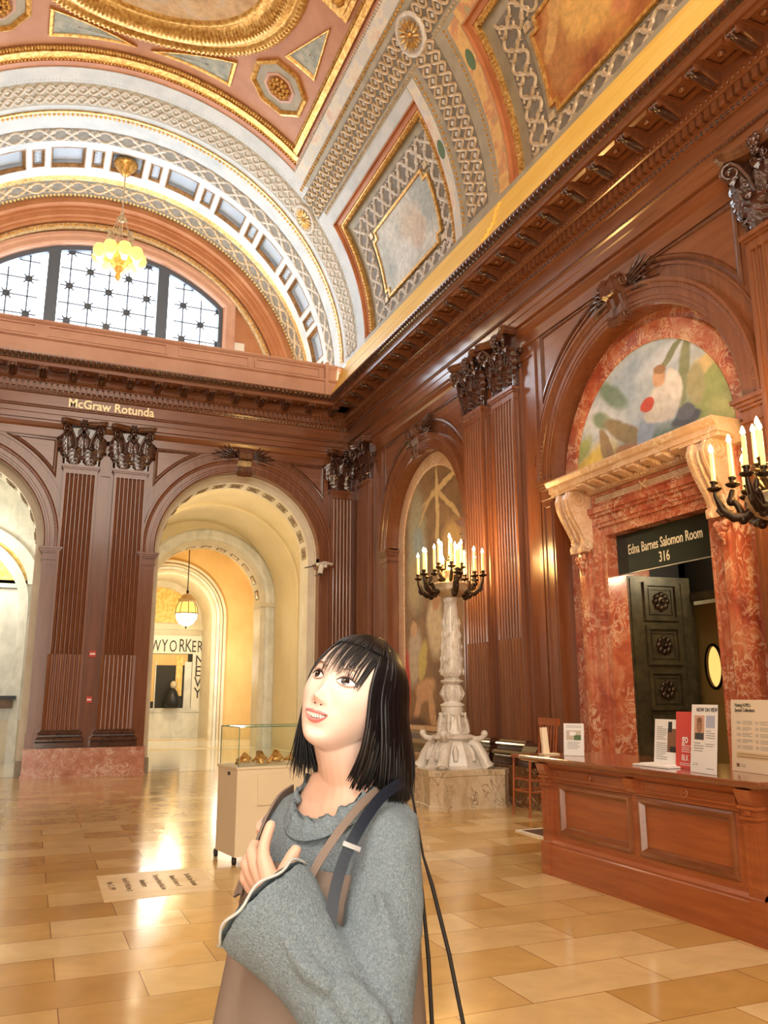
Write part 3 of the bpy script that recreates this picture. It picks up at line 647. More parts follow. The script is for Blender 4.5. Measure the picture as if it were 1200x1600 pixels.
for k in (-1, 1):
    b = MB(RW); x = D0+k*1.22; prof = []
    path = [(-.02, 4.12), (.10, 4.08), (.135, 3.98), (.115, 3.87), (.05, 3.73), (-.03, 3.60), (-.09, 3.49), (-.11, 3.42), (-.07, 3.36), (-.08, 3.30), (-.16, 3.30), (-.22, 3.36), (-.24, 3.6), (-.24, 4.12)]
    for q0, q1, e in ((-.15, -.11, 0), (-.11, -.075, .014), (-.075, .075, -.02), (.075, .11, .014), (.11, .15, 0)):
        b.run([(p[0]+(e if p[0] > -.2 else 0), p[1]) for p in path], x+q0, x+q1)
    b.tube([(x, .10, 4.0), (x, .09, 3.88), (x, .03, 3.74), (x, -.05, 3.60), (x, -.11, 3.46)], .035, 6, squash=.5)
    co = b.build('console', 'tan_marble', t)
    b = MB(RW)
    for kk in (-1, 1): spiral(b, (x+kk*.152, -.02, 3.98), (0, 1), 0, .115, 1.8, .016, pi*.1, 1, 5); spiral(b, (x+kk*.152, -.12, 3.38), (0, 1), 0, .06, 1.5, .013, pi*.4, 1, 5)
    b.lathe([(.05, -.16), (.062, -.12), (.062, .12), (.05, .16)], (0, 0, 0), 10) if False else None
    b.build('scroll', 'tan_marble', co)
    b = MB(RW)
    for i in range(5): b.ball((x-.06+.03*i, -.13, 3.22-.05*(2-abs(i-2))), .045, 6, 5)
    b.tube([(x, -.14, 3.24), (x, -.13, 3.12), (x, -.15, 3.0)], [.05, .04, .01], 6); b.build('pendant', 'red_marble', co)
    b = MB(RW); a, c = sorted((x-.19, x+.19)); b.box(a, c, -.34, -.24, 0, 4.04); b.build('side_pier', 'red_marble', t)
# lunette
lt_ = thing('lunette_painting', 'half-round painting of a figure outdoors framed in red marble above the doorway', 'painting', RW(D0, -.33, 4.3))
ring(RW, D0+.04, 1.42, 1.68, 4.34, 4.29, -.35, -.31, 'frame', 'red_marble', parent=lt_)
blobs('lunette_picture', [(.3, (.34, .46, .62)), (.55, (.52, .62, .70)), (.75, (.70, .72, .62))], [
    (8.6, 5.1, .7, .20, 35, (.66, .74, .84), .5), (7.0, 5.5, .6, .12, -10, (.70, .78, .88), .5),
    (7.5, 4.28, 1.7, .34, 0, (.14, .24, .18), .3), (8.8, 4.45, .60, .24, -18, (.70, .56, .14), .3), (8.95, 4.75, .25, .12, -30, (.40, .48, .20), .3), (6.45, 4.75, .55, .42, -20, (.36, .44, .18), .25), (6.6, 5.15, .45, .10, -24, (.74, .60, .30), .3), (6.35, 4.55, .3, .2, 0, (.46, .50, .22), .3),
    (8.25, 5.32, .36, .12, 40, (.20, .30, .24), .25), (8.5, 5.05, .20, .10, 30, (.24, .34, .24), .3), (6.95, 5.15, .09, .55, 12, (.30, .34, .20), .18), (7.15, 5.45, .28, .05, -35, (.26, .30, .18), .2), (6.78, 4.95, .14, .25, 0, (.44, .42, .24), .15),
    (8.0, 4.72, .52, .12, 32, (.32, .26, .15), .15), (8.42, 4.62, .11, .34, -18, (.34, .25, .14), .12), (7.98, 4.47, .30, .10, 20, (.40, .22, .12), .15), (7.66, 4.66, .14, .34, 24, (.34, .44, .58), .12), (8.6, 4.33, .16, .06, 25, (.12, .08, .06), .15),
    (7.28, 4.95, .26, .28, 18, (.78, .76, .72), .12), (7.12, 5.08, .12, .22, -20, (.86, .84, .80), .12), (7.42, 4.78, .28, .09, 12, (.70, .68, .62), .15), (6.98, 4.60, .24, .09, 0, (.12, .14, .17), .12), (6.98, 4.68, .14, .10, 0, (.18, .20, .24), .1),
    (7.60, 4.97, .13, .10, -20, (.62, .10, .06), .08), (7.36, 5.26, .11, .13, 10, (.74, .46, .28), .12), (7.34, 5.34, .11, .06, 15, (.42, .24, .12), .12)],
    ('Y', 'Z'), warp=.045, wscale=5)
b = MB(RW); b.plate([(D0+.04-1.43*cos(pi*i/48), 4.28+(.06 if 0 < i < 48 else 0)+1.43*sin(pi*i/48)) for i in range(49)], -.345, -.33)
b.build('picture', 'lunette_picture', lt_, origin=(0, 0, 0))

# bronze door standing open, dark lobby and inner wooden door
t = thing('bronze_door', 'dark bronze door with square rosette panels standing open', 'door', (7.0, 8.56, 0))
def BD(s, n, z): return (6.98+s*.965, 8.50-n-s*.12, z)       # leaf folded back against the reveal, running inwards
b = MB(BD); b.box(0, .95, -.07, 0, .02, 2.98)
b.build('leaf', 'door_bronze', t)
for i in range(5):
    z0 = .15+i*.56; b = MB(BD); L = rect(.22, .74, z0+.02, z0+.52)
    b.plate(L, 0, .035, [rect(.27, .69, z0+.07, z0+.47)]); b.plate(rect(.30, .66, z0+.10, z0+.44), 0, .015, [rect(.32, .64, z0+.12, z0+.42)])
    p = b.build('panel', 'door_bronze', t)
    b = MB(BD); cx, cz = .48, z0+.27; b.ball((cx, .01, cz), .10, 14, 8, (1, .25, 1)); b.ball((cx, .04, cz), .03)
    for j in range(8): a = j*pi/4; b.ball((cx+.085*cos(a), .022, cz+.085*sin(a)), .042, 7, 5, (1, .5, 1))
    b.build('rosette', 'bronze', p)
b = MB(BD)
for x0 in (.08, .86):
    for i in range(60): b.stud((x0+.02*(i % 2), 0, .1+i*.048), .025, .014, .02)
b.plate(rect(.03, .92, .06, 2.95), 0, .014, [rect(.16, .80, .10, 2.90)]); b.build('leaf_scroll_border', 'door_bronze', t)
t = thing('dark_lobby', 'dark bronze-lined lobby inside the doorway', 'lobby', (7.6, 7.6, 0))
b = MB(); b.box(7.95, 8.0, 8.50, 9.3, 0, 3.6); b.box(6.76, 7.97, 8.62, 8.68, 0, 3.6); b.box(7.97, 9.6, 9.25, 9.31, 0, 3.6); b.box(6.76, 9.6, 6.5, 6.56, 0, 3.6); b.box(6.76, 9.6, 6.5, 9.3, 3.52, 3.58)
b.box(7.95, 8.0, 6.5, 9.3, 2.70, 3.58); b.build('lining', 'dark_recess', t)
b = MB(); b.box(7.88, 7.98, 8.42, 8.52, 0, 2.70); b.box(7.88, 7.98, 6.6, 8.52, 2.68, 2.78); b.build('inner_frame', 'door_bronze', t)
t = thing('inner_door', 'brown panelled inner door with an oval window', 'door', (8.45, 8.6, 0))
IDO = lambda s, n, z: (8.45-n, 9.10-s, z)
mat('inner_door_wood', (.46, .28, .08), .35)
ov = [(.47+.14*cos(2*pi*i/32), 1.85+.28*sin(2*pi*i/32)) for i in range(32)]
b = MB(IDO); b.plate(rect(0, 1.05, 0, 2.70), -.04, 0, [ov]); b.plate(rect(.12, .95, 2.05+.25, 2.62), 0, .012, [rect(.15, .92, 2.33, 2.59)]); b.plate(rect(.12, .95, .2, 1.40), 0, .012, [rect(.15, .92, .23, 1.37)]); b.build('leaf', 'inner_door_wood', t)
b = MB(IDO); b.arc([(1, 0)], 0, 0) if False else None
rows = [[(.47+(.14+e)*cos(2*pi*i/32), n, 1.85+(.28+e)*sin(2*pi*i/32)) for i in range(32)] for e, n in ((-.01, -.02), (-.01, .02), (.025, .02), (.03, 0))]
b.grid(rows, closed_u=True, smooth=False); b.build('oval_frame', 'bronze', t)
b = MB(IDO); b.poly([(p[0], -.03, p[1]) for p in ov]); b.build('oval_glass', 'lamp_glass_soft', t)
b = MB(); b.box(9.6, 9.64, 5.5, 10.5, 0, 3.6); b.build('wall_reading_room', 'ochre_vault', kind='structure')
# sign over the doorway
t = thing('room_sign', 'dark glass door sign with gilt letters Edna Barnes Salomon Room 316', 'sign', RW(D0+.1, -.43, 3.2))
b = MB(RW); b.box(D0-.88, D0+.90, -.47, -.455, 2.98, 3.50); b.build('glass_panel', 'sign_glass', t)
b = MB(RW); b.box(D0-.88, D0+.90, -.475, -.45, 2.972, 2.982); b.build('lower_edge', 'steel', t)
lettering('Edna Barnes Salomon Room', .175, lambda x, y, d: RW(D0+.02-x, -.448+d, 3.215+y), 'ivory_letter', t, xs=.64, bold=.0018, depth=.004)
lettering('316', .175, lambda x, y, d: RW(D0+.02-x, -.448+d, 3.04+y), 'ivory_letter', t, xs=.72, bold=.0015, depth=.004, name='number')

# ============================================================ VAULT
VX, VZ, VR = 1.08, 9.2, 5.2
def V(ph, y, h): a = radians(ph); return (VX+(VR-h)*cos(a), y, VZ+(VR-h)*sin(a))
def VU(u, y, h): return V(90-math.degrees(u/VR), y, h)        # u = distance from the crown towards the right
DEG = math.degrees(1/VR)
def patch(name, m, p0, p1, y0, y1, h0, h1, parent=None, nph=None, kind=None, holes=None):
    """curved slab from angle p0 to p1"""
    b = MB(V); k = nph or max(2, int(abs(p1-p0)/2.5)); rows = []
    for i in range(k+1):
        p = p0+(p1-p0)*i/k; rows.append([(p, y0, h0), (p, y0, h1), (p, y1, h1), (p, y1, h0)])
    b.grid(rows, closed_u=True, smooth=False); b.add(rows[0], [(0, 1, 2, 3)]); b.add(rows[-1], [(0, 1, 2, 3)])
    return b.build(name, m, parent, kind=kind)
REC = -.17
b = MB(V); b.grid([[(p, -2.6, REC), (p, 16.1, REC)] for p in range(0, 181, 3)], smooth=True); b.build('ceiling', 'grey_green', kind='structure')
ceil = ALL[-1]
def cpart(name, m, *a, **k): return patch(name, m, *a, parent=ceil, **k)
ceil['org'] = (0, 0, 0)
b = MB(V); b.grid([[(p, -2.6, REC+.012), (p, 16.1, REC+.012)] for p in range(48, 133, 3)], smooth=True); b.build('centre_panel', 'salmon', ceil)
# ribs
cpart('end_rib', 'pale_strip', 0, 180, 16.0, 18.58, REC-.05, 0)
cpart('transverse_rib', 'grey_green', 0, 48.2, 9.80, 11.60, REC-.05, 0)
cpart('transverse_rib', 'grey_green', 131.8, 180, 9.80, 11.60, REC-.05, 0)
cpart('transverse_rib', 'grey_green', 0, 48.2, 3.7, 5.5, REC-.05, 0)
cpart('long_rib', 'grey_green', 32, 48.2, -2.5, 16.02, REC-.05, 0)
cpart('long_rib', 'grey_green', 131.8, 148, -2.5, 16.02, REC-.05, 0)
cpart('springing_band', 'grey_green', 0, 1.0, -2.5, 16.02, REC-.05, 0)
# painted strips on the ribs
cpart('painted_strip', 'pale_strip', 32.1, 34.7, 11.62, 16.02, 0, .006); cpart('painted_strip', 'painted_strip', 44.9, 47.8, 3.7, 16.02, 0, .006)
cpart('painted_strip', 'painted_strip', 1, 34.7, 11.36, 11.60, 0, .007); cpart('painted_strip', 'painted_strip_warm_lit', 1, 34.0, 9.81, 10.08, 0, .007)
cpart('painted_strip', 'painted_strip_warm_lit', 32.1, 34.7, 5.5, 9.8, 0, .006)
def medallions(ph, y, m='green_print'):
    b = MB(V); b.grid([[(ph+2.0*r_*cos(2*pi*j/18), y+.095*r_*sin(2*pi*j/18), .012-.002*r_) for j in range(18)] for r_ in (.02, 1)], closed_u=True); b.build('painted_oval', m, ceil)
medallions(20, 11.48); medallions(26.5, 9.94); 
def bead_row(name, m, p0, p1, y0, y1, sp, sz, h=0, along='Y'):
    b = MB(V)
    if along == 'Y':
        n = int((y1-y0)/sp)
        for i in range(n): y = y0+sp*(i+.5); q = sz*DEG; b.add([(p0-q, y, h), (p0, y-sz*.75, h), (p0+q, y, h), (p0, y+sz*.75, h), (p0, y, h+sz)], [(0, 1, 4), (1, 2, 4), (2, 3, 4), (3, 0, 4)], True)
    else:
        n = int((p1-p0)/DEG/sp)
        for i in range(n): p = p0+sp*DEG*(i+.5); q = sz*DEG*.75; b.add([(p, y0-sz, h), (p+q, y0, h), (p, y0+sz, h), (p-q, y0, h), (p, y0, h+sz)], [(0, 1, 4), (1, 2, 4), (2, 3, 4), (3, 0, 4)], True)
    return b.build(name, m, ceil)
for p in (35.5, 144.5): bead_row('gold_bead_course', 'pale_gold', p, p, 3.7, 16.1, .085, .04)
for p in (44.3, 135.7): bead_row('gold_bead_course', 'gold', p, p, 3.7, 16.3, .10, .05)
bead_row('white_bead_course', 'relief_white', 48.1, 48.1, 3.7, 15.9, .07, .035)
bead_row('gold_bead_course', 'gold', 2, 35.5, 11.28, 0, .11, .05, along='P'); bead_row('gold_bead_course', 'gold', 2, 35.5, 10.18, 0, .09, .04, along='P')
bead_row('bead_course', 'relief_white', 2, 178, 16.38, 0, .08, .02, along='P')
cpart('gold_band', 'gold', 1, 179, 17.38, 17.44, 0, .03); bead_row('gold_bead_course', 'gold', 1, 179, 17.53, 0, .10, .055, along='P')
def guilloche(p0, p1, y0, y1, along, rows_c, half, period, m_rib, m_bead, name='guilloche_band', th=.026):
    b = MB(V); c = MB(V)
    for cen in rows_c:
        L_ = (y1-y0) if along == 'Y' else (p1-p0)/DEG; n = int(L_/period)
        for sg in (-1, 1):
            pts = []
            for i in range(n*8+1):
                d = L_*i/(n*8); off = sg*half*sin(2*pi*i/8/2*1.0); lift = .022+.012*cos(2*pi*i/8/2*1.0)*sg
                pts.append((cen*1.0+off*DEG, y0+d, lift) if along == 'Y' else (p0+d*DEG, cen+off, lift))
            rows = []
            for i, p in enumerate(pts):           # flat ribbon with a raised middle
                a_ = pts[max(i-1, 0)]; z_ = pts[min(i+1, len(pts)-1)]
                tx, ty = (z_[0]-a_[0])/DEG, z_[1]-a_[1]; l_ = hypot(tx, ty) or 1; nx, ny = -ty/l_, tx/l_
                rows.append([(p[0]+nx*w_*DEG, p[1]+ny*w_, p[2]+hh) for w_, hh in ((-th, -.02), (-th*.5, .012), (th*.5, .012), (th, -.02))])
            b.grid(rows)
        for i in range(n):
            d = period*(i+.5)*L_/(n*period); q = half*.5
            pc = (cen, y0+d) if along == 'Y' else (p0+d*DEG, cen)
            c.add([(pc[0]-q*DEG, pc[1], .0), (pc[0], pc[1]-q, .0), (pc[0]+q*DEG, pc[1], .0), (pc[0], pc[1]+q, .0), (pc[0], pc[1], .04)], [(0, 1, 4), (1, 2, 4), (2, 3, 4), (3, 0, 4)], True)
    g = b.build(name, m_rib, ceil); c.build('guilloche_boss', m_bead, g)
for p in (0, 1):
    c0, c1 = (37.9, 41.1) if p == 0 else (142.1, 138.9)
    guilloche(0, 0, -2.4, 16.35, 'Y', (c0, c1), .115, .20, 'pale_gold', 'relief_white')
guilloche(2.5, 36.2, 0, 0, 'P', (10.62, 10.95), .125, .20, 'pale_gold', 'relief_white')
guilloche(1.0, 179, 0, 0, 'P', (16.66, 16.98), .125, .22, 'relief_white', 'relief_white')
cpart('relief_ground', 'relief_ground', 36.2, 42.8, -2.4, 16.4, 0, .004); cpart('relief_ground', 'relief_ground', 2, 36.2, 10.45, 11.12, 0, .004); cpart('relief_ground', 'grey_green', 1, 179, 16.46, 17.2, 0, .004)
def rosette(ph, y, r, m='gold', h=.02):
    b = MB(V); q = DEG
    b.grid([[(ph+r*k*cos(2*pi*j/24)*q, y+r*k*sin(2*pi*j/24), hh) for j in range(24)] for k, hh in ((1, h-.02), (1, h+.03), (.85, h+.045), (.8, h+.01), (.1, h+.0))], closed_u=True)
    fr_ = b.build('rosette', 'relief_white', ceil)
    b = MB(V)
    for j in range(14):
        a = 2*pi*j/14
        b.add([(ph+r*.16*cos(a)*q, y+r*.16*sin(a), h+.05), (ph+r*.5*cos(a-.2)*q, y+r*.5*sin(a-.2), h+.03), (ph+r*.78*cos(a)*q, y+r*.78*sin(a), h+.055), (ph+r*.5*cos(a+.2)*q, y+r*.5*sin(a+.2), h+.03), (ph+r*.5*cos(a)*q, y+r*.5*sin(a), h+.075)], [(0, 1, 4), (1, 2, 4), (2, 3, 4), (3, 0, 4)], True)
    b.grid([[(ph+r*.15*k*cos(2*pi*j/10)*q, y+r*.15*k*sin(2*pi*j/10), hh) for j in range(10)] for k, hh in ((1, h+.03), (.8, h+.08), (.1, h+.1))], closed_u=True)
    b.build('petals', m, fr_)
rosette(39.5, 10.8, .36); rosette(39.5, 16.82, .36); rosette(140.5, 16.82, .36); rosette(39.5, 4.6, .36)
def lattice(p0, p1, y0, y1, along, cen, half, period, m, h=0, name='lattice_band', th=.030, ground=None):
    """crossing scrolls with heart-shaped curls"""
    b = MB(V); L_ = (y1-y0) if along == 'Y' else (p1-p0)/DEG; n = max(1, round(L_/period)); period = L_/n
    def P(d, o, hh): return (cen+o*DEG, y0+d, h+hh) if along == 'Y' else (p0+d*DEG, cen+o, h+hh)
    def rib(fn, k, w):
        rows = []; pts = [fn(i/k) for i in range(k+1)]
        for i, (d, o) in enumerate(pts):
            a_ = pts[max(i-1, 0)]; z_ = pts[min(i+1, k)]; td, to_ = z_[0]-a_[0], z_[1]-a_[1]; l_ = hypot(td, to_) or 1
            nx, ny = -to_/l_, td/l_
            rows.append([P(d+nx*q, o+ny*q, hh) for q, hh in ((-w, 0), (-w*.4, .035), (w*.4, .035), (w, 0))])
        b.grid(rows)
    for sg in (-1, 1): rib(lambda t: (L_*t, sg*half*.85*sin(pi*n*t*1.0+pi/2)), n*8, th)
    for i in range(n):
        for sg in (-1, 1):
            d0 = period*(i+.5); o0 = 0
            for q in (-1, 1):
                rib(lambda t: (d0+q*period*(.05+.20*sin(t*pi)*1.0+.02), sg*half*(.75-1.0*t*.62)), 5, th*.55)
    g = b.build(name, m, ceil)
    if ground: patch('relief_ground', ground, *( (cen-half*DEG, cen+half*DEG, y0, y1) if along == 'Y' else (p0, p1, cen-half, cen+half)), h-.01, h+.004, parent=g)
lattice(1, 179, 0, 0, 'P', 18.26, .24, .50, 'relief_white', ground='relief_ground')

# side panels: gilt frame, lattice frame, notched inner frame, painting
def side_panel(y0, y1, mgold, mlat, pic, lbl):
    H = REC+.012
    for a in ((y0, y0+.02), (y1-.02, y1)): cpart('panel_riser', 'orange_plaster', 1, 32, a[0], a[1], REC, -.002)
    cpart('panel_riser', 'orange_plaster', 31.8, 32.1, y0, y1, REC, -.002)
    def frame_(p0, p1, a0, a1, w, m, h0, h1, name):
        q = w*DEG
        cpart(name, m, p0, p1, a1-w, a1, h0, h1); cpart(name, m, p0, p1, a0, a0+w, h0, h1); cpart(name, m, p1-q, p1, a0, a1, h0, h1)
    frame_(1, 31.8, y0+.02, y1-.02, .10, 'orange_plaster', REC, -.07, 'gilt_frame'); frame_(1, 30.7, y0+.12, y1-.12, .08, 'gold', REC, -.09, 'gilt_frame')
    g = .40
    for yy in (y0+.20, y1-.20): bead_row('leaf_course', mgold, 2, 29.5, yy, 0, .07, .055, h=-.09, along='P')
    bead_row('leaf_course', mgold, 29.8, 0, y0+.2, y1-.2, .07, .055, h=-.09)
    lattice(2.0, 27.5, 0, 0, 'P', y1-.55-.12, .24, .40, mlat, h=H, ground='relief_ground'); lattice(2.0, 27.5, 0, 0, 'P', y0+.42, .22, .40, mlat, h=H, ground='relief_ground')
    lattice(0, 0, y0+.62, y1-.9, 'Y', 25.4, .24, .40, mlat, h=H, ground='relief_ground'); lattice(0, 0, y0+.62, y1-.9, 'Y', 3.4, .20, .40, mlat, h=H, ground='relief_ground')
    a0, a1, p0, p1 = y0+.68, y1-1.05, 6.0, 22.4; q = .055; n_ = .16
    def notch(e):                             # outline with stepped corners
        ed = e*DEG; A0, A1, P0, P1 = a0+e, a1-e, p0+ed, p1-ed; s = n_; sd = n_*DEG
        return [(P0, A0+s), (P0+sd, A0+s), (P0+sd, A0), (P1-sd, A0), (P1-sd, A0+s), (P1, A0+s), (P1, A1-s), (P1-sd, A1-s), (P1-sd, A1), (P0+sd, A1), (P0+sd, A1-s), (P0, A1-s)]
    b = MB(V); o_, i_ = notch(0), notch(q); k = len(o_)
    def seg(L_):
        out = []
        for i in range(k):
            p_, r_ = L_[i], L_[(i+1) % k]; m_ = 6
            for j in range(m_): out.append((p_[0]+(r_[0]-p_[0])*j/m_, p_[1]+(r_[1]-p_[1])*j/m_))
        return out
    so, si = seg(o_), seg(i_)
    b.grid([[(p[0], p[1], H) for p in so], [(p[0], p[1], H+.05) for p in so], [(p[0], p[1], H+.05) for p in si], [(p[0], p[1], H) for p in si]], closed_u=True, smooth=False)
    b.build('notched_frame', 'gold', ceil)
    for (cp, cy) in ((p0+.3, a0), (p1-.3, a0), (p0+.3, a1), (p1-.3, a1)):
        cpart('corner_block', 'pale_gold', cp-.55, cp+.75, cy-.06 if cy == a0 else cy-.06, cy+.07, H, H+.035)
    b = MB(V); nr = 10; rows = []
    for i in range(nr+1): p = p0+.5+(p1-p0-1.0)*i/nr; e = .16 if (i in (0, nr)) else .04; rows.append([(p, a0+e, H+.018), (p, a1-e, H+.018)])
    b.grid(rows, smooth=False); o = b.build('vault_painting', pic, origin=(0, 0, 0)); tag(o, lbl, 'painting')
blobs('pale_picture', [(.3, (.36, .42, .42)), (.5, (.56, .60, .58)), (.7, (.72, .74, .70))], [
    (13.3, 10.6, .5, .35, 20, (.62, .56, .46), .4), (13.9, 10.2, .4, .3, 0, (.66, .70, .70), .4), (12.6, 10.7, .3, .5, 0, (.38, .44, .44), .4), (13.1, 10.35, .25, .3, 30, (.58, .50, .42), .3)], ('Y', 'Z'), warp=.2, wscale=4, fine=.22)
blobs('amber_picture', [(.3, (.24, .06, .02)), (.5, (.42, .15, .04)), (.7, (.60, .30, .08))], [
    (7.6, 10.7, .8, .45, 10, (.70, .42, .12), .4), (8.4, 10.5, .35, .5, -25, (.44, .20, .06), .2), (7.0, 10.4, .2, .3, 0, (.60, .24, .10), .2), (8.3, 10.9, .12, .5, 40, (.62, .36, .12), .15)], ('Y', 'Z'), warp=.2, wscale=3.5, fine=.2)
side_panel(11.60, 16.0, 'gold', 'relief_white', 'pale_picture', 'pale grey painting in the vault panel above the candelabrum')
side_panel(5.5, 9.80, 'gold', 'pale_gold', 'amber_picture', 'amber and brown painting in the vault panel above the doorway')

# crown panel: border, round frame, painting, octagons, triangles
b = MB(V)
for (p, q, w) in ((48.4, 50.3, 0),): pass
cpart('panel_riser', 'orange_plaster', 48.2, 131.8, 15.84, 16.02, REC-.02, -.02)
for p0, p1 in ((48.2, 48.9), (131.1, 131.8)): cpart('panel_riser', 'orange_plaster', p0, p1, 3.7, 15.9, REC, -.04)
cpart('gilt_border', 'gold', 49, 131, 15.62, 15.82, REC, -.06); bead_row('leaf_course', 'gold', 49.5, 130.5, 15.58, 0, .06, .06, h=REC+.04, along='P'); bead_row('leaf_course', 'gold', 49, 131, 15.82, 0, .07, .045, h=-.06, along='P')
for p, s_ in ((49.6, 1), (130.4, -1)): cpart('gilt_border', 'gold', min(p, p+s_*1.3), max(p, p+s_*1.3), 3.7, 15.7, REC, -.07); bead_row('leaf_course', 'gold', p+s_*1.7, 0, 3.7, 15.5, .06, .06, h=REC+.04)
CY = 12.40
def polyring(cu, cy, prof, n, rot=0, m='gold', name='gilt_frame', sub=1):
    b = MB(VU); rows = []
    for r, h in prof:
        row = []
        for i in range(n):
            a, c = 2*pi*i/n+rot, 2*pi*(i+1)/n+rot
            for j in range(sub):
                t = j/sub; row.append((cu+r*(cos(a)*(1-t)+cos(c)*t), cy+r*(sin(a)*(1-t)+sin(c)*t), REC+.012+h))
        rows.append(row)
    b.grid(rows, closed_u=True, smooth=n > 12); return b.build(name, m, ceil)
polyring(0, CY, [(2.62, 0), (2.62, .05), (2.56, .10), (2.48, .10), (2.44, .05), (2.40, .05), (2.32, .14), (2.12, .10), (2.02, .02), (1.98, .04), (1.93, .06), (1.88, .02), (1.84, 0)], 72)
b = MB(VU)
for i in range(160):
    a = 2*pi*i/160
    for r0, r1, h0, w in ((2.42, 2.62, .10, .045), (2.04, 2.36, .135, .035)):
        rm = (r0+r1)/2; dx, dy = cos(a), sin(a); tx, ty = -sin(a), cos(a)
        b.add([(r0*dx, CY+r0*dy, REC+h0-.06), (rm*dx+w*tx, CY+rm*dy+w*ty, REC+h0), (r1*dx, CY+r1*dy, REC+h0), (rm*dx-w*tx, CY+rm*dy-w*ty, REC+h0), (rm*dx, CY+rm*dy, REC+h0+.05)], [(0, 1, 4), (1, 2, 4), (2, 3, 4), (3, 0, 4)], True)
b.build('carved_course', 'gold', ceil)
blobs('crown_picture', [(.3, (.44, .24, .10)), (.5, (.62, .42, .20)), (.7, (.60, .52, .40))], [(0, 13.3, .8, .4, 0, (.70, .52, .30), .4), (.8, 13.6, .5, .3, 20, (.44, .40, .34), .4)], ('X', 'Y'), warp=.25, wscale=2)
b = MB(VU); b.grid([[(r*cos(2*pi*j/48), CY+r*sin(2*pi*j/48), REC+.02) for j in range(48)] for r in (1.86, 1.2, .6, .05)], closed_u=True); o = b.build('crown_painting', 'crown_picture', origin=(0, 0, 0)); tag(o, 'warm brown painting inside the round gilt frame at the crown of the vault', 'painting')
for sg in (-1, 1):
    cu = sg*radians(30)*VR; cy = 14.45
    polyring(cu, cy, [(.66, 0), (.66, .05), (.60, .07), (.55, .03), (.54, 0)], 8, pi/8, 'gold', 'octagon_frame', 4)
    polyring(cu, cy, [(.54, .012), (.36, .012)], 8, pi/8, 'grey_green', 'octagon_field', 4)
    polyring(cu, cy, [(.36, .02), (.3, .03), (.27, .0), (.05, .0)], 8, pi/8, 'pink_plaster', 'octagon_inset', 3)
    b = MB(VU)
    for ringr, cnt, ph in ((.20, 12, 0), (.12, 8, .3), (.0, 1, 0)):
        for j in range(cnt): a = 2*pi*j/cnt+ph; b.ball((cu+ringr*cos(a), cy+ringr*sin(a), REC+.05), .052, 6, 4)
    b.build('octagon_rosette', 'gold', ceil)
def tri(pts, m='painted_field'):
    c = (sum(p[0] for p in pts)/3, sum(p[1] for p in pts)/3)
    def ins(e): return [(p[0]+(c[0]-p[0])*e, p[1]+(c[1]-p[1])*e) for p in pts]
    def sg(L_, h): 
        out = []
        for i in range(3):
            for j in range(5): t = j/5; out.append((L_[i][0]*(1-t)+L_[(i+1) % 3][0]*t, L_[i][1]*(1-t)+L_[(i+1) % 3][1]*t, REC+.012+h))
        return out
    b = MB(VU); b.grid([sg(ins(0), 0), sg(ins(0), .045), sg(ins(.10), .045), sg(ins(.18), .006)], closed_u=True, smooth=False); f_ = b.build('triangle_frame', 'gold', ceil)
    b = MB(VU); b.grid([sg(ins(.14), .012), sg(ins(.95), .012)], closed_u=True, smooth=False); b.build('triangle_field', m, f_)
noisy('painted_field', [(.35, (.22, .26, .22)), (.55, (.38, .40, .34)), (.7, (.52, .48, .36))], 5, rough=.5)
U = lambda ph: radians(90-ph)*VR
for sg in (-1, 1):
    tri([(sg*.13, 15.27), (sg*1.80, 15.27), (sg*1.78, 14.55)]); tri([(sg*3.16, 12.32), (sg*2.60, 13.62), (sg*3.30, 13.60)])
b = MB(VU); b.box(2.85, 3.4, 11.3, 11.9, REC, REC+.10); b.box(2.95, 3.3, 11.4, 11.8, REC+.10, REC+.14); b.ball((3.12, 11.6, REC+.15), .12); b.build('corner_boss', 'gold', ceil)

# end rib: coffered soffit
base = MB(V); cof = MB(V); rim = MB(V); pan = MB(V); sml = MB(V)
P0, PP = 89.15, 15.15
Y0, Y1 = 18.58, 19.92
bigs = [P0+PP*k for k in range(-5, 6)]; smalls = [P0+PP*(k+.5) for k in range(-6, 6)]
def opening(p, hw, ya, yb, depth, frame):
    p0, p1 = p-hw, p+hw; k = 4
    def lp(e, h):
        out = []
        q = e*DEG
        for i in range(k): out.append((p0+q+(p1-p0-2*q)*i/k, ya+e, h))
        out.append((p1-q, ya+e, h))
        for i in range(k): out.append((p1-q-(p1-p0-2*q)*i/k, yb-e, h))
        out.append((p0+q, yb-e, h))
        return out
    frame.grid([lp(-.012, .0), lp(-.012, .010), lp(.01, .010), lp(.04, -.05), lp(.06, -depth*.5)], closed_u=True, smooth=False)
    pan.grid([lp(.06, -depth*.5), lp(.06, -depth)], closed_u=True, smooth=False)
    L_ = lp(.06, -depth); pan.add(L_, [tuple([i, i+1, len(L_)-2-i, len(L_)-1-i]) for i in range(k)])
edges = [0.]
for p, hw in sorted([(p, 4.3) for p in bigs]+[(p, 1.55) for p in smalls]): edges.append((p, hw))
cells = sorted([(p, 4.3, 18.76, 19.56) for p in bigs]+[(p, 1.55, 18.82, 19.50) for p in smalls])
last = 0.
def flat(p0, p1, y0, y1):
    if p1 <= p0: return
    k = max(1, int((p1-p0)/3)); base.grid([[(p0+(p1-p0)*i/k, y0, 0), (p0+(p1-p0)*i/k, y1, 0)] for i in range(k+1)], smooth=False)
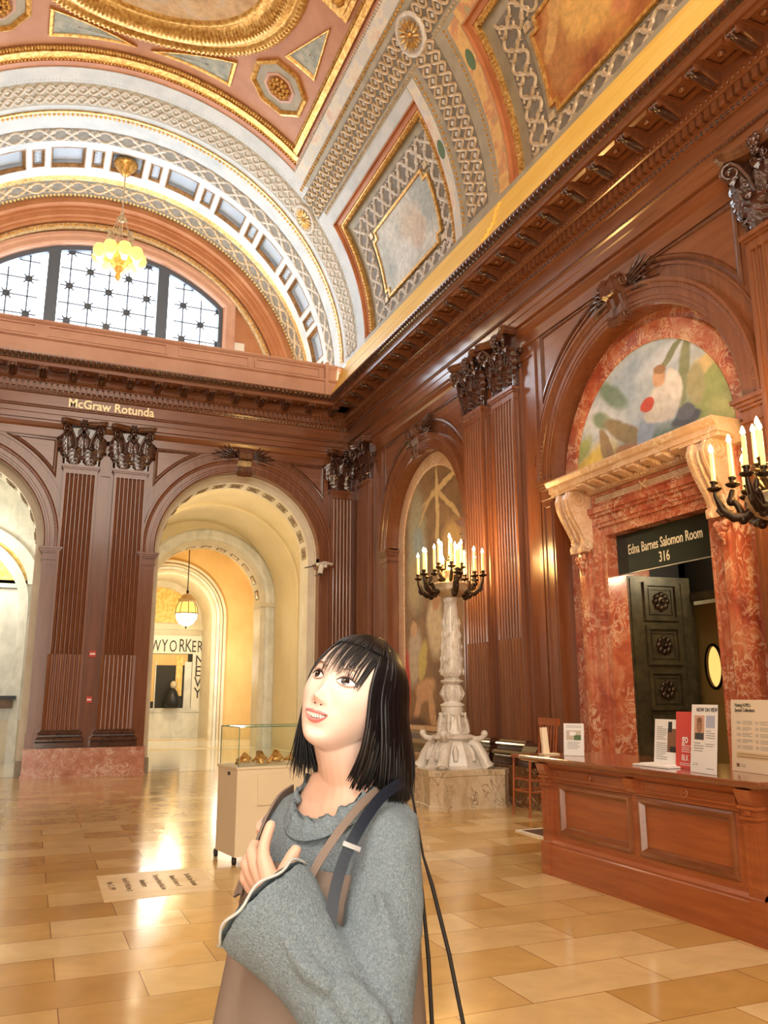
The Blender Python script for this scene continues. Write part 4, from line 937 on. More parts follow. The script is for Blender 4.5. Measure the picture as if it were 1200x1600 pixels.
for p, hw, ya, yb in cells:
    p0, p1 = max(0, p-hw), min(180, p+hw)
    flat(last, p0, Y0, Y1); flat(p0, p1, Y0, ya); flat(p0, p1, yb, Y1); last = p1
    opening(p, hw, ya, yb, .16 if hw > 2 else .07, rim)
    if hw < 2:
        for i in range(7): sml.ball((p+(.5 if i % 2 else -.5), ya+.12+.075*i, -.06), .035, 6, 4)
flat(last, 180, Y0, Y1)
base.build('end_rib', 'pale_strip', ceil); cr = pan.build('coffer', 'coffer_blue', ceil); rim.build('coffer_frame', 'coffer_gilt', cr); sml.build('small_coffer_scroll', 'pale_gold', cr)
cpart('gold_band', 'gold', 1, 179, 19.93, 20.12, -.05, .01); bead_row('bead_course', 'pale_gold', 1, 179, 20.03, 0, .09, .035, h=.01, along='P')
cpart('end_rib', 'relief_ground', 0, 180, 20.12, 20.9, -.05, 0); lattice(1, 179, 0, 0, 'P', 20.42, .26, .50, 'pale_gold'); bead_row('gold_bead_course', 'gold', 1, 179, 20.80, 0, .10, .06, along='P')
# lunette wall with the arched window
WC, WZ, WR = 1.08, 8.80, 4.66
def WW(s, n, z): return (s, 21.6-n, z)
hole = [(-2.05, 8.99)]+[(WC+WR*cos(radians(a)), WZ+WR*sin(radians(a))) for a in [180-48.3-(180-96.6)*i/24 for i in range(25)]]+[(4.21, 8.99)]
b = MB(WW); b.plate([(-4.5, 8.9), (6.7, 8.9), (6.7, 15.0), (-4.5, 15.0)], -.3, 0, [hole]); b.build('wall_lunette', 'salmon', kind='structure')
b = MB(WW)
for r0, r1, h0, h1 in ((5.05, 5.3, .0, .70), (4.86, 5.05, .0, .42), (4.98, 5.07, .42, .50), (4.80, 4.86, 0, .30)):
    b.arc([(r0, h0), (r0, h1), (r1, h1), (r1, h0)], VX, VZ, 0, 180, 64)
b.build('trim_5', 'salmon', kind='structure')
b = MB(WW); b.arc([(4.62, .0), (4.62, .10), (4.66, .16), (4.76, .17), (4.80, .10), (4.80, .0)], VX, VZ, 0, 180, 64)
o = b.build('gilt_arch_band', 'pale_gold', origin=(VX, 21.5, VZ)); tag(o, 'gilt carved band arching above the large end window', 'moulding')
b = MB(WW)
for i in range(150):
    a = pi*(i+.5)/150; r = 4.71; b.stud((VX+r*cos(a), .165, VZ+r*sin(a)), .06 if i % 2 else .035, .05, .07)
q = b.build('band_leaves', 'gold', o)
b = MB(WW)                                  # reveal moulding following the window head and jambs
def hoff(e):
    R_ = WR+e; xe = 3.13+e; a0 = math.degrees(math.acos(min(1, xe/R_)))
    return [(WC-xe, 8.99)]+[(WC+R_*cos(radians(a)), WZ+R_*sin(radians(a))) for a in [180-a0-(180-2*a0)*i/24 for i in range(25)]]+[(WC+xe, 8.99)]
b.grid([[(p[0], n, p[1]) for p in hoff(e)] for e, n in ((-.01, -.25), (-.01, .04), (.04, .08), (.16, .08), (.20, .12), (.28, .12), (.30, 0))], smooth=False); b.build('trim_6', 'pink_plaster', kind='structure')
w = thing('window_1', 'large arched window with geometric leading above the end wall', 'window', (1.08, 21.8, 9.0)); w['kind'] = 'structure'
b = MB(WW)
for x in (WC-1.42, WC+1.42): b.box(x-.15, x+.15, -.30, -.10, 8.95, 13.3)
b.grid([[(p[0], n, p[1]) for p in hoff(e)] for e, n in ((-.14, -.28), (-.14, -.12), (0, -.12))], smooth=False); b.build('window_frame', 'window_frame_dark', w)
b = MB(WW); b.poly([(p[0], -.27, p[1]) for p in hoff(0)]); b.build('pane', 'sky_glass', w)
b = MB(WW)                                   # star-shaped leading
def clip(x, z): return abs(x-WC) < 3.02 and hypot(x-WC, z-WZ) < WR-.12 and abs(abs(x-WC)-1.42) > .13
st = .50
for i in range(-7, 8):
    for j in range(0, 10):
        cx, cz = WC+i*st, 9.2+j*st
        if not clip(cx, cz): continue
        for k in range(8):
            a = k*pi/4; r0 = st*.17; r1 = st*.5 if k % 2 == 0 else st*.34
            x2, z2 = cx+r1*cos(a), cz+r1*sin(a)
            if k % 2 == 0 or (i+j) % 2 == 0: b.tube([(cx, -.22, cz), (x2, -.22, z2)], .024, 4, caps=False)
        if (i+j) % 2 == 0:
            for k in range(4): a = k*pi/2+pi/4; b.tube([(cx+.10*cos(a), -.22, cz+.10*sin(a)), (cx+.10*cos(a+pi/2), -.22, cz+.10*sin(a+pi/2))], .022, 4, caps=False)
b.build('leading', 'window_frame_dark', w)
b = MB(WW); b.box(4.52, 4.80, .0, .03, 10.98, 11.24); o = b.build('wall_plate', 'white_plastic', origin=(4.66, 21.6, 11.1)); tag(o, 'small white square plate on the pink wall right of the window', 'plate')

# ============================================================ ROOMS SEEN THROUGH THE ARCHES
def PL(Y):
    def f(s, n, z): return (s, Y-n, z)
    return f
b = MB(); b.box(-4.6, 9.5, 17.60, 34.0, -.2, -.001); b.build('floor_hall', 'hall_floor' if 'hall_floor' in MATS else 'floor_stone', kind='structure')
def stone_arch(sc, R, cz, label, Y=17.64, depth=.75):
    t = thing('stone_arch', label, 'arch', (sc, Y, 0), 'pale stone archways behind the wooden arch surrounds')
    mp = PL(Y); b = MB(mp)
    b.arc([(R-.01, .02), (R-.01, -.10), (R-.14, -.14), (R-.14, -depth), (R+.30, -depth), (R+.30, .02)], sc, cz, 0, 180, 48, foot=0.001); b.build('arch_ring', 'limestone', t)
    for i in range(13):                       # carved rosettes in square sinkings on the soffit
        a = pi*(i+.5)/13; r = R-.14; p = MB(mp)
        ux, uz, tx, tz = cos(a), sin(a), -sin(a), cos(a)
        def Q(q, y, h): return (sc+(r-h)*ux+q*tx, y, cz+(r-h)*uz+q*tz)
        w = .14
        L0 = [Q(-w, -.30, 0), Q(w, -.30, 0), Q(w, -.58, 0), Q(-w, -.58, 0)]; L1 = [Q(-w, -.30, .02), Q(w, -.30, .02), Q(w, -.58, .02), Q(-w, -.58, .02)]
        w2 = .11; L2 = [Q(-w2, -.33, .02), Q(w2, -.33, .02), Q(w2, -.55, .02), Q(-w2, -.55, .02)]; L3 = [Q(-w2, -.33, .003), Q(w2, -.33, .003), Q(w2, -.55, .003), Q(-w2, -.55, .003)]
        p.grid([L0, L1, L2, L3], closed_u=True, smooth=False); p.add(L3, [(0, 1, 2, 3)])
        for j in range(6):
            an = j*pi/3; p.ball(Q(.06*cos(an), -.44+.06*sin(an), .012), .030, 6, 4)
        p.ball(Q(0, -.44, .02), .028, 6, 4); p.build('carved_rosette', 'rosette_stone', t)
    for k in (-1, 1):
        p = MB(mp); a, c = sorted((sc+k*(R-.15), sc+k*(R+.2))); p.box(a-.01, c+.01, -depth-.01, -.02, 0, .28); p.build('foot_block', 'grey_green', t)
    return t
stone_arch(3.95, 1.80, CZB, 'pale stone archway with carved soffit rosettes leading to the lantern hall')
stone_arch(-1.79, 1.80, CZB, 'pale stone archway with carved soffit rosettes at the left edge')
# vestibule: barrel vault, plain cream walls
VC, VRR = 4.35, 2.35
b = MB(PL(18.4)); b.arc([(VRR, 0), (VRR, -6.3)], VC, 4.3, 0, 180, 40, foot=0, closed=False); b.build('wall_vestibule', 'cream_wall', kind='structure')
b = MB(PL(18.4)); b.plate([(1.2, 0), (7.4, 0), (7.4, 7.4), (1.2, 7.4)], -.02, 0, [arch_loop(3.95, 1.80, CZB, .001)]); b.build('wall_vestibule_front', 'cream_wall', kind='structure')
b = MB(PL(18.4)); b.arc([(VRR-.06, -3.5), (VRR-.09, -3.55), (VRR-.09, -3.95), (VRR-.06, -4.0), (VRR, -4.0), (VRR, -3.5)], VC, 4.3, 0, 180, 40, foot=0); b.build('trim_7', 'cream_wall', kind='structure')
C2, R2, CZ2 = 4.62, 1.82, 4.30
b = MB(PL(24.6)); b.plate([(1.2, 0), (8.4, 0), (8.4, 7.6), (1.2, 7.6)], -.6, 0, [arch_loop(C2, R2, CZ2, .001)]); b.build('wall_inner', 'cream_wall', kind='structure')
t = thing('inner_stone_arch', 'second stone archway deeper in the hall with pale carved marble band', 'arch', (C2, 24.6, 0))
b = MB(PL(24.6)); b.arc([(R2-.02, -.02), (R2-.02, .06), (R2+.08, .10), (R2+.24, .10), (R2+.30, .06), (R2+.30, -.02)], C2, CZ2, 0, 180, 40, foot=0); b.build('arch_band', 'pale_marble', t)
b = MB(PL(24.6)); b.arc([(R2-.02, .0), (R2-.16, -.05), (R2-.16, -.85), (R2, -.85)], C2, CZ2, 0, 180, 40, foot=0, closed=False); b.build('arch_soffit', 'limestone', t)
for k in (-1, 1): b = MB(PL(24.6)); a, c = sorted((C2+k*(R2-.20), C2+k*(R2+.36))); b.box(a, c, -.8, .14, CZ2-.16, CZ2-.05); b.build('impost', 'limestone', t)
for i in range(11):
    a = pi*(i+.5)/11; r = R2-.165; p = MB(PL(24.6)); q = MB(PL(24.6))
    def Q(q_, y, h): return (C2+(r-h)*cos(a)-q_*sin(a), y, CZ2+(r-h)*sin(a)+q_*cos(a))
    p.add([Q(-.15, -.25, .004), Q(.15, -.25, .004), Q(.15, -.62, .004), Q(-.15, -.62, .004)], [(0, 1, 2, 3)]); p.build('sunk_panel', 'bronze', t)
    q.add([Q(-.10, -.31, .008), Q(.10, -.31, .008), Q(.10, -.56, .008), Q(-.10, -.56, .008), Q(0, -.43, .03)], [(0, 1, 4), (1, 2, 4), (2, 3, 4), (3, 0, 4)]); q.build('panel_relief', 'tan_marble', t)
# lantern hall: groined plaster ceiling painted with dark lines, third arch, end wall with showcase
b = MB(PL(25.2)); b.arc([(2.75, 0), (2.75, -5.0)], 4.75, 4.3, 0, 180, 40, foot=0, closed=False); b.build('wall_lantern_hall', 'ochre_vault', kind='structure')
b = MB(); sp = [(3.2, 26.5), (5.6, 26.5), (5.6, 29.5)]
t = thing('painted_border', 'dark painted lines edging the ochre vault beside the lantern', 'painted border', (5.6, 28, 6.2))
def HV(s, y): return (s, y, 4.3+sqrt(max(.01, 2.72**2-(s-4.75)**2)))
b = MB()
for A, B_ in (((4.6, 27.0), (6.1, 27.0)), ((6.1, 27.0), (6.1, 29.6)), ((6.1, 29.6), (4.6, 27.0))):
    b.tube([HV(A[0]+(B_[0]-A[0])*i/10, A[1]+(B_[1]-A[1])*i/10) for i in range(11)], .035, 4)
b.build('painted_line', 'bronze', t)
C3, R3, CZ3 = 4.30, 1.62, 4.20
b = MB(PL(30.0)); b.plate([(1.2, 0), (8.4, 0), (8.4, 7.6), (1.2, 7.6)], -.5, 0, [arch_loop(C3, R3, CZ3, .001)]); b.build('wall_third_arch', 'ochre_vault', kind='structure')
t = thing('innermost_stone_arch', 'innermost pale stone archway framing the lettered showcase', 'arch', (C3, 30, 0))
for i, (r0, r1, n, m_) in enumerate(((0, .10, .03, 'limestone'), (.12, .22, .07, 'pale_marble'), (.24, .32, .10, 'limestone'), (.36, .46, .07, 'limestone'))):
    b = MB(PL(30.0)); b.arc([(R3+r0, -.02), (R3+r0, n), (R3+r1, n), (R3+r1, -.02)], C3, CZ3, 0, 180, 40, foot=0); b.build('arch_band', m_, t)
b = MB(PL(30)); b.arc([(R3, .0), (R3-.03, -.02), (R3-.03, -2.0)], C3, CZ3, 0, 180, 40, foot=0, closed=False); b.build('arch_soffit', 'limestone', t)
b = MB(PL(32.0)); b.plate([(1.2, 0), (8.4, 0), (8.4, 7.6), (1.2, 7.6)], -.2, 0); b.build('wall_far', 'limestone', kind='structure')
b = MB(PL(32.0)); b.arc([(.0, .01), (R3-.35, .01), (R3-.35, .04), (R3-.3, .04), (R3-.3, 0)], C3, CZ3, 0, 180, 40, closed=False); o = b.build('lunette_field', 'mosaic_gold', origin=(C3, 32, CZ3)); tag(o, 'ochre lunette with scroll shield on the far wall of the hall', 'lunette')
b = MB(PL(31.9)); spiral(b, (3.65, .05, 4.85), (1, 0), 0, .42, 1.3, .10, pi*.2, 1, 6); spiral(b, (3.60, .05, 4.2), (1, 0), 0, .35, 1.2, .08, pi, -1, 6)
o = b.build('scroll_shield', 'tan_marble', origin=(3.65, 31.9, 4.6)); tag(o, 'carved scroll ornament on the ochre lunette left of the lantern', 'ornament')
b = MB(PL(32.0)); b.box(1.6, 6.6, 0, .10, 0, 1.0); b.box(1.6, 6.6, 0, .14, .92, 1.0); b.build('baseboard_far', 'pale_marble', kind='structure')
b = MB(PL(32)); b.box(1.6, 6.6, 0, .12, 3.95, 4.15); b.build('trim_8', 'limestone', kind='structure')
# showcase with lettered surround
t = thing('exhibition_window', 'far exhibition window in a white panel lettered with large black capitals', 'showcase', (5.0, 31.9, 1.0))
b = MB(PL(31.95)); b.plate(rect(3.2, 6.08, 1.0, 3.72), 0, .06, [rect(3.4, 5.58, 1.06, 3.05)]); b.build('white_panel', 'white_paper', t)
b = MB(PL(31.95)); b.box(3.4, 5.58, -.02, .01, 1.06, 3.05); b.build('view', 'dark_recess', t)
b = MB(PL(31.95)); b.box(3.4, 4.25, .01, .02, 1.3, 2.7); b.box(3.4, 5.4, .012, .022, 2.62, 3.03); b.build('gold_drape', 'ochre_vault', t)
b = MB(PL(31.95)); b.box(4.98, 5.22, .03, .05, 1.5, 2.95); b.build('ochre_column', 'mosaic_gold', t)
b = MB(PL(31.95)); b.box(3.62, 4.02, .03, .045, 1.1, 2.5); b.build('green_figure', 'green_print', t)
b = MB(PL(31.95)); b.box(4.22, 4.26, .03, .06, 1.06, 2.75); b.box(5.3, 5.56, .03, .05, 1.06, 2.75); b.box(3.3, 5.62, .0, .12, 1.0, 1.06); b.build('glazing_bar', 'pale_marble', t)
p = MB(PL(31.95)); p.lathe([(.02, 0), (.28, .04), (.30, .3), (.16, .62), (.08, .7)], (4.85, .3, 1.06), 14); p.build('dark_bust', 'iron', t)
p = MB(PL(31.95)); p.ball((4.88, .3, 1.90), .12, 10, 8, (1, 1, 1.2)); p.build('pale_head', 'tan_print', t)
xx = 3.20
for ch, dx, s_, rt in (('N', .18, .62, 0), ('E', .50, .62, 0), ('W', .80, .62, 0), ('Y', 1.20, .66, 0), ('O', 1.48, .62, 0), ('R', 1.83, .70, 0), ('K', 2.06, .70, 0), ('E', 2.31, .62, 0), ('R', 2.52, .62, 0)):
    lettering(ch, s_, (lambda x, y, d, dx=dx: (xx+dx+x, 31.88-d, 3.12+y)), 'ink', t, name='letter', align='LEFT', xs=.58)
for ch, z_ in (('N', 2.62), ('E', 2.22), ('W', 1.82), ('Y', 1.42)):
    lettering(ch, .56, (lambda x, y, d, z_=z_: (5.66+x, 31.88-d, z_+y)), 'ink', t, name='letter', align='LEFT', xs=.9)
# hanging lantern
LX, LY = 4.62, 28.0
t = thing('hanging_lantern', 'glowing round glass lantern hanging in the hall beyond the arch', 'lantern', (LX, LY, 4.2))
b = MB(); b.tube([(LX, LY, 4.95), (LX, LY, 7.0)], .018, 6); b.lathe([(.02, 4.85), (.05, 4.9), (.03, 4.97)], (LX, LY, 0), 10); b.build('rod', 'bronze', t)
b = MB(); b.lathe([(.04, 4.86), (.16, 4.80), (.24, 4.68), (.30, 4.66), (.30, 4.58), (.26, 4.56)], (LX, LY, 0), 20); b.build('cap', 'pale_gold', t)
b = MB(); b.lathe([(.25, 4.56), (.33, 4.38), (.36, 4.18)], (LX, LY, 0), 20); b.build('upper_glass', 'lamp_glass_soft', t)
b = MB(); b.lathe([(.365, 4.18), (.34, 4.02), (.25, 3.86), (.10, 3.78), (.03, 3.76)], (LX, LY, 0), 20); b.build('bowl', 'lamp_glass', t)
b = MB(); b.lathe([(.01, 3.68), (.035, 3.72), (.02, 3.77)], (LX, LY, 0), 8)
for i in range(8): a = i*pi/4; b.tube([(LX+.27*cos(a), LY+.27*sin(a), 4.57), (LX+.345*cos(a), LY+.345*sin(a), 4.38), (LX+.375*cos(a), LY+.375*sin(a), 4.18), (LX+.30*cos(a), LY+.30*sin(a), 3.92), (LX+.1*cos(a), LY+.1*sin(a), 3.78)], .010, 4)
b.lathe([(.37, 4.17), (.385, 4.18), (.37, 4.20)], (LX, LY, 0), 20); b.build('cage', 'bronze', t)
# niche on the right wall of the lantern hall
t = thing('wall_niche_panel', 'tall pale stone wall niche on the right side of the lantern hall', 'niche', (7.4, 27.5, 0))
def SW(s, n, z): return (7.49-n, s, z)
b = MB(SW); b.plate(arch_loop(27.6, 1.5, 4.0, 0), 0, .10, [arch_loop(27.6, 1.0, 4.0, 0.0)]); b.build('niche_frame', 'limestone', t)
for z_ in (3.2, 4.0): b = MB(SW); b.box(28.2, 28.5, .1, .16, z_, z_+.5); b.build('plaque', 'tan_marble', t)
# left hall
b = MB(PL(21.4)); b.plate([(-5.5, 0), (1.1, 0), (1.1, 7.5), (-5.5, 7.5)], -.1, 0); b.build('wall_left_hall', 'limestone_pale' if 'limestone_pale' in MATS else 'pale_marble', kind='structure')
b = MB(PL(21.4)); b.plate(arch_loop(-1.95, 1.75, 3.55, 0), 0, .12, [arch_loop(-1.95, 1.55, 3.5, 0)]); b.plate([(-4.0, 4.1)]+[(-1.95+1.98*cos(pi-pi*i/24), 4.0+1.6*sin(pi-pi*i/24)) for i in range(25)]+[(.1, 4.1)], .0, .10, [[(-1.95+1.7*cos(pi-pi*i/24), 4.0+1.35*sin(pi-pi*i/24)) for i in range(25)]]); b.build('trim_9', 'pale_marble', kind='structure')
b = MB(PL(21.4)); b.plate([(-1.95+1.7*cos(pi-pi*i/24), 4.0+1.35*sin(pi-pi*i/24)) for i in range(25)], .0, .03); o = b.build('mosaic_lunette', 'mosaic_gold', origin=(-1.95, 21.4, 4)); tag(o, 'gold patterned half-round panel inside the left archway', 'panel')
b = MB(PL(18.4)); b.arc([(2.5, 0), (2.5, -3.0)], -1.6, 4.3, 0, 180, 30, foot=0, closed=False); b.build('wall_left_vestibule', 'limestone', kind='structure')
b = MB(PL(21.4)); b.box(-4, .9, 0, .08, 0, .95); b.build('baseboard_left', 'limestone', kind='structure')
t = thing('wall_bracket_shelf', 'dark narrow shelf on the wall inside the left archway', 'shelf', (-1.0, 21.2, 1.45))
b = MB(); b.box(-1.6, -.28, 20.9, 21.28, 1.42, 1.50); b.build('top', 'iron', t); b = MB(); b.box(-1.5, -.34, 21.0, 21.25, 1.22, 1.42); b.build('apron', 'bronze', t)
# security camera
t = thing('security_camera', 'small white bullet security camera on the right jamb of the archway', 'camera', (5.75, 17.2, 4.3))
b = MB(); b.tube([(5.95, 17.12, 4.33), (5.75, 17.0, 4.34), (5.55, 16.93, 4.28)], .035, 8); b.box(5.72, 5.80, 17.0, 17.2, 4.24, 4.33); b.build('bracket', 'white_plastic', t)
b = MB(); b.tube([(5.66, 16.96, 4.27), (5.62, 16.93, 4.08)], .055, 10); b.build('body', 'white_plastic', t)
b = MB(); b.tube([(5.62, 16.93, 4.08), (5.615, 16.925, 4.055)], .042, 10); b.build('lens', 'black_plastic', t)
b = MB(); b.tube([(5.35, 17.2, 4.23), (5.55, 17.05, 4.27)], .012, 6); b.build('cable', 'iron', t)
# small red labels on the strip between the end-wall pilasters
for z_, w_, l_ in ((2.30, .12, 'upper small red and white sticker on the strip between the end pilasters'), (1.42, .10, 'lower small red and white sticker on the strip between the end pilasters')):
    t = thing('red_sticker', l_, 'sticker', BW(1.10, .03, z_)); b = MB(BW); b.box(1.08-w_/2, 1.08+w_/2, -.11, -.085, z_-.06, z_+.06); b.build('backing', 'red_print', t)
    b = MB(BW); b.box(1.08-w_/2+.01, 1.08+w_/2-.01, -.085, -.082, z_-.018, z_+.015); b.build('white_bar', 'white_print', t)
# chandelier below the coffered end rib
CX_, CYc = 1.13, 19.2
t = thing('chandelier', 'gilt hanging chandelier with glowing amber glass shades below the end arch', 'chandelier', (CX_, CYc, 11.3))
b = MB(); b.lathe([(.03, 14.10), (.10, 14.14), (.16, 14.24), (.27, 14.36), (.30, 14.44), (.26, 14.46)], (CX_, CYc, 0), 20); b.build('canopy', 'gold', t)
b = MB()
for i in range(22): z_ = 13.05+i*.048; b.tube([(CX_+(.02 if i % 2 else 0), CYc+(0 if i % 2 else .02), z_), (CX_-(.02 if i % 2 else 0), CYc-(0 if i % 2 else .02), z_+.055)], .013, 5)
b.build('chain', 'pale_gold', t)
b = MB(); b.lathe([(.03, 13.10), (.05, 13.06), (.03, 13.0), (.09, 12.95), (.07, 12.86), (.03, 12.84)], (CX_, CYc, 0), 12)
for i in range(6):
    a = i*pi/3+.3; c_, s_ = cos(a), sin(a)
    b.tube([(CX_+.07*c_, CYc+.07*s_, 12.94), (CX_+.25*c_, CYc+.25*s_, 12.45), (CX_+.42*c_, CYc+.42*s_, 12.02)], .012, 5)
    b.lathe([(.02, 12.30), (.06, 12.34), (.045, 12.42), (.07, 12.48), (.02, 12.52)], (CX_+.27*c_, CYc+.27*s_, 0), 8)
    b.ball((CX_+.10*c_, CYc+.10*s_, 12.90), .035, 6, 5)
b.build('suspension', 'pale_gold', t)
b = MB(); b.lathe([(.40, 12.02), (.46, 12.04), (.46, 12.0), (.40, 11.98)], (CX_, CYc, 0), 24); b.lathe([(.02, 11.25), (.08, 11.35), (.05, 11.45), (.16, 11.6), (.30, 11.72), (.40, 11.98)], (CX_, CYc, 0), 16)
fr = b.build('frame', 'gold', t)
for i in range(9):
    a = 2*pi*i/9; c_, s_ = cos(a), sin(a); X_, Y_ = CX_+.48*c_, CYc+.48*s_
    b = MB(); b.lathe([(.03, 12.05), (.13, 12.02), (.17, 11.90), (.15, 11.78), (.08, 11.70), (.03, 11.68)], (X_, Y_, 0), 12); b.build('glass_shade', 'lamp_glass_soft', t)
    b = MB(); b.ball((X_, Y_, 11.66), .075, 8, 6); b.build('bulb', 'lamp_glass', t)
lamp('chandelier_light', 'POINT', (CX_, CYc, 11.5), 55, (1.0, .84, .5), .4)

# ============================================================ CANDELABRA
def candelabrum(cx, cy, label):
    t = thing('marble_candelabrum', label, 'candelabrum', (cx, cy, 0), 'tall marble candelabra flanking the doorway')
    O = (cx, cy, 0)
    b = MB(); pl_ = []                       # plinth with hollowed sides and cut corners
    for z, e in ((0, .02), (.05, .02), (.06, 0), (.42, 0), (.43, .015), (.50, .015)):
        row = []
        for k in range(4):
            a = k*pi/2
            for q in range(7):
                u = -1+q/3; x_, y_ = .46*u, -.60-e+.07*(1-u*u)
                row.append((cx+x_*cos(a)-y_*sin(a), cy+x_*sin(a)+y_*cos(a), z))
            x_, y_ = .585+e, -.47
            row.append((cx+x_*cos(a)-y_*sin(a), cy+x_*sin(a)+y_*cos(a), z))
        pl_.append(row)
    b.grid(pl_, closed_u=True, smooth=False); b.poly(pl_[-1]); b.build('plinth', 'plinth_marble', t)
    b = MB()                                 # triangular pedestal foot
    prof = [(.44, .50), (.40, .54), (.36, .66), (.29, .80), (.25, .86), (.30, .885), (.33, .90), (.28, .93), (.235, .95)]
    b.lathe(prof, O, 8, smooth=False); ft = b.build('foot', 'white_marble', t)
    for i in range(4):
        a = pi/4+i*pi/2; c_, s_ = cos(a), sin(a); R_ = lambda r, z: (cx+r*c_, cy+r*s_, z)
        b = MB(); b.tube([R_(.24, .84), R_(.34, .78), R_(.42, .66), R_(.46, .56), R_(.50, .50)], [.07, .08, .08, .08, .10], 8); b.ball(R_(.50, .535), .075, 8, 5, (1, 1, .55)); b.build('paw', 'white_marble', t)
        b = MB(); b.tube([R_(.22, .90), R_(.34, .88), R_(.42, .90), R_(.455, .95)], [.05, .045, .04, .05], 7); b.ball(R_(.455, .955), .052, 8, 6); b.build('scroll', 'white_marble', t)
    b = MB()
    for i in range(8):
        a = i*pi/4+.39; c_, s_ = cos(a), sin(a)
        b.tube([(cx+.37*c_, cy+.37*s_, .60), (cx+.33*c_, cy+.33*s_, .72), (cx+.28*c_, cy+.28*s_, .80)], [.03, .045, .02], 6)
    b.build('relief', 'white_marble', ft)
    b = MB(); b.lathe([(.235, .95), (.215, 1.0), (.18, 1.12), (.155, 1.26), (.165, 1.30), (.16, 1.315)], O, 20); bd = b.build('pedestal', 'white_marble', t)
    b = MB()
    for i in range(8):
        a = i*pi/4; c_, s_ = cos(a), sin(a)
        b.tube([(cx+.235*c_, cy+.235*s_, .97), (cx+.20*c_, cy+.20*s_, 1.08), (cx+.175*c_, cy+.175*s_, 1.20), (cx+.19*c_, cy+.19*s_, 1.24)], [.015, .04, .03, .012], 6)
        b.ball((cx+.178*cos(a+.39), cy+.178*sin(a+.39), 1.22), .028, 6, 5)
    b.build('acanthus_relief', 'white_marble', bd)
    b = MB(); b.lathe([(.15, 1.31), (.175, 1.33), (.175, 1.355), (.13, 1.375), (.115, 1.40), (.15, 1.45), (.155, 1.52), (.135, 1.60), (.11, 1.64), (.165, 1.665), (.165, 1.69), (.12, 1.70), (.105, 1.73)], O, 24); kn = b.build('knop', 'white_marble', t)
    b = MB()
    for i in range(10): a = i*pi/5; b.tube([(cx+.125*cos(a), cy+.125*sin(a), 1.41), (cx+.158*cos(a), cy+.158*sin(a), 1.50), (cx+.12*cos(a), cy+.12*sin(a), 1.62)], [.01, .03, .01], 5)
    b.build('gadroons', 'white_marble', kn)
    b = MB(); b.lathe([(.105, 1.72), (.145, 1.76), (.165, 1.86), (.16, 1.96), (.145, 2.2), (.12, 2.5), (.098, 2.74), (.094, 2.80), (.105, 2.82), (.105, 2.87), (.08, 2.89)], O, 24); sh = b.build('shaft', 'white_marble', t)
    b = MB()
    for j in range(5):
        for i in range(10):
            a = (i+.5*(j % 2))*pi/5; z = 1.82+j*.17; r = .160-.010*j
            b.tube([(cx+r*cos(a), cy+r*sin(a), z-.06), (cx+(r+.004)*cos(a), cy+(r+.004)*sin(a), z), (cx+(r-.004)*cos(a), cy+(r-.004)*sin(a), z+.07)], [.006, .022, .004], 5)
    b.build('leaf_relief', 'white_marble', sh)
    b = MB(); b.lathe([(.06, 2.87), (.16, 2.90), (.24, 2.95), (.27, 3.0), (.25, 3.04), (.28, 3.06), (.27, 3.08), (.1, 3.10), (.07, 3.2), (.10, 3.26), (.05, 3.3), (.05, 3.42)], O, 20); b.build('bowl', 'pale_gold', t)
    def candle(x, y, z, h):
        c = MB(); c.lathe([(.010, 0), (.045, .015), (.062, .03), (.062, .038), (.028, .045), (.026, .07), (.036, .085), (.036, .095), (.02, .10)], (x, y, z), 10); s_ = c.build('candle_cup', 'bronze', t)
        c = MB(); c.lathe([(.019, .09), (.0185, .09+h), (.012, .095+h)], (x, y, z), 10); c.build('candle', 'candle', s_)
        c = MB(); c.lathe([(.008, 0), (.020, .018), (.019, .036), (.008, .066), (.001, .078)], (x, y, z+.095+h), 8); c.build('flame_bulb', 'flame', s_)
    for k in range(6):
        a = k*pi/3+.25; c_, s_ = cos(a), sin(a); b = MB()
        R_ = lambda r, z, da=0: (cx+r*cos(a+da), cy+r*sin(a+da), z)
        b.tube([R_(.20, 3.0), R_(.27, 2.93), R_(.37, 2.92), R_(.45, 2.99), R_(.49, 3.10), R_(.50, 3.16)], [.035, .045, .04, .035, .026, .018], 8)
        b.tube([R_(.30, 2.93), R_(.33, 3.02), R_(.38, 3.09), R_(.36, 3.16)], [.03, .028, .03, .02], 7); b.ball(R_(.38, 3.06), .04, 7, 6); b.ball(R_(.30, 2.90), .045, 7, 6)
        b.tube([R_(.42, 2.97), R_(.46, 2.95), R_(.49, 2.99), R_(.47, 3.03)], [.018, .02, .018, .008], 6)
        b.build('arm', 'bronze', t)
        candle(*R_(.50, 3.15), .255)
        candle(*R_(.36, 3.16, .18), .30)
    for k in range(5):
        a = k*2*pi/5+.6; b = MB(); R_ = lambda r, z: (cx+r*cos(a), cy+r*sin(a), z)
        b.tube([R_(.06, 3.12), R_(.13, 3.16), R_(.18, 3.24), R_(.175, 3.30)], [.03, .03, .022, .015], 7); b.build('arm', 'bronze', t)
        candle(*R_(.175, 3.29), .28)
    candle(cx, cy, 3.40, .27)
    return t
cand = candelabrum(5.57, 10.72, 'white carved marble candelabrum with lit electric candles beside the niche')
c2 = copy_tree(cand); c2.location = (5.57, 4.80, 0); c2['label'] = 'candelabrum cropped by the right edge with only its left candles showing'
for cy in (10.72, 4.80): lamp('candle_glow', 'POINT', (5.57, cy, 3.50), 150, (1.0, .58, .18), .22)

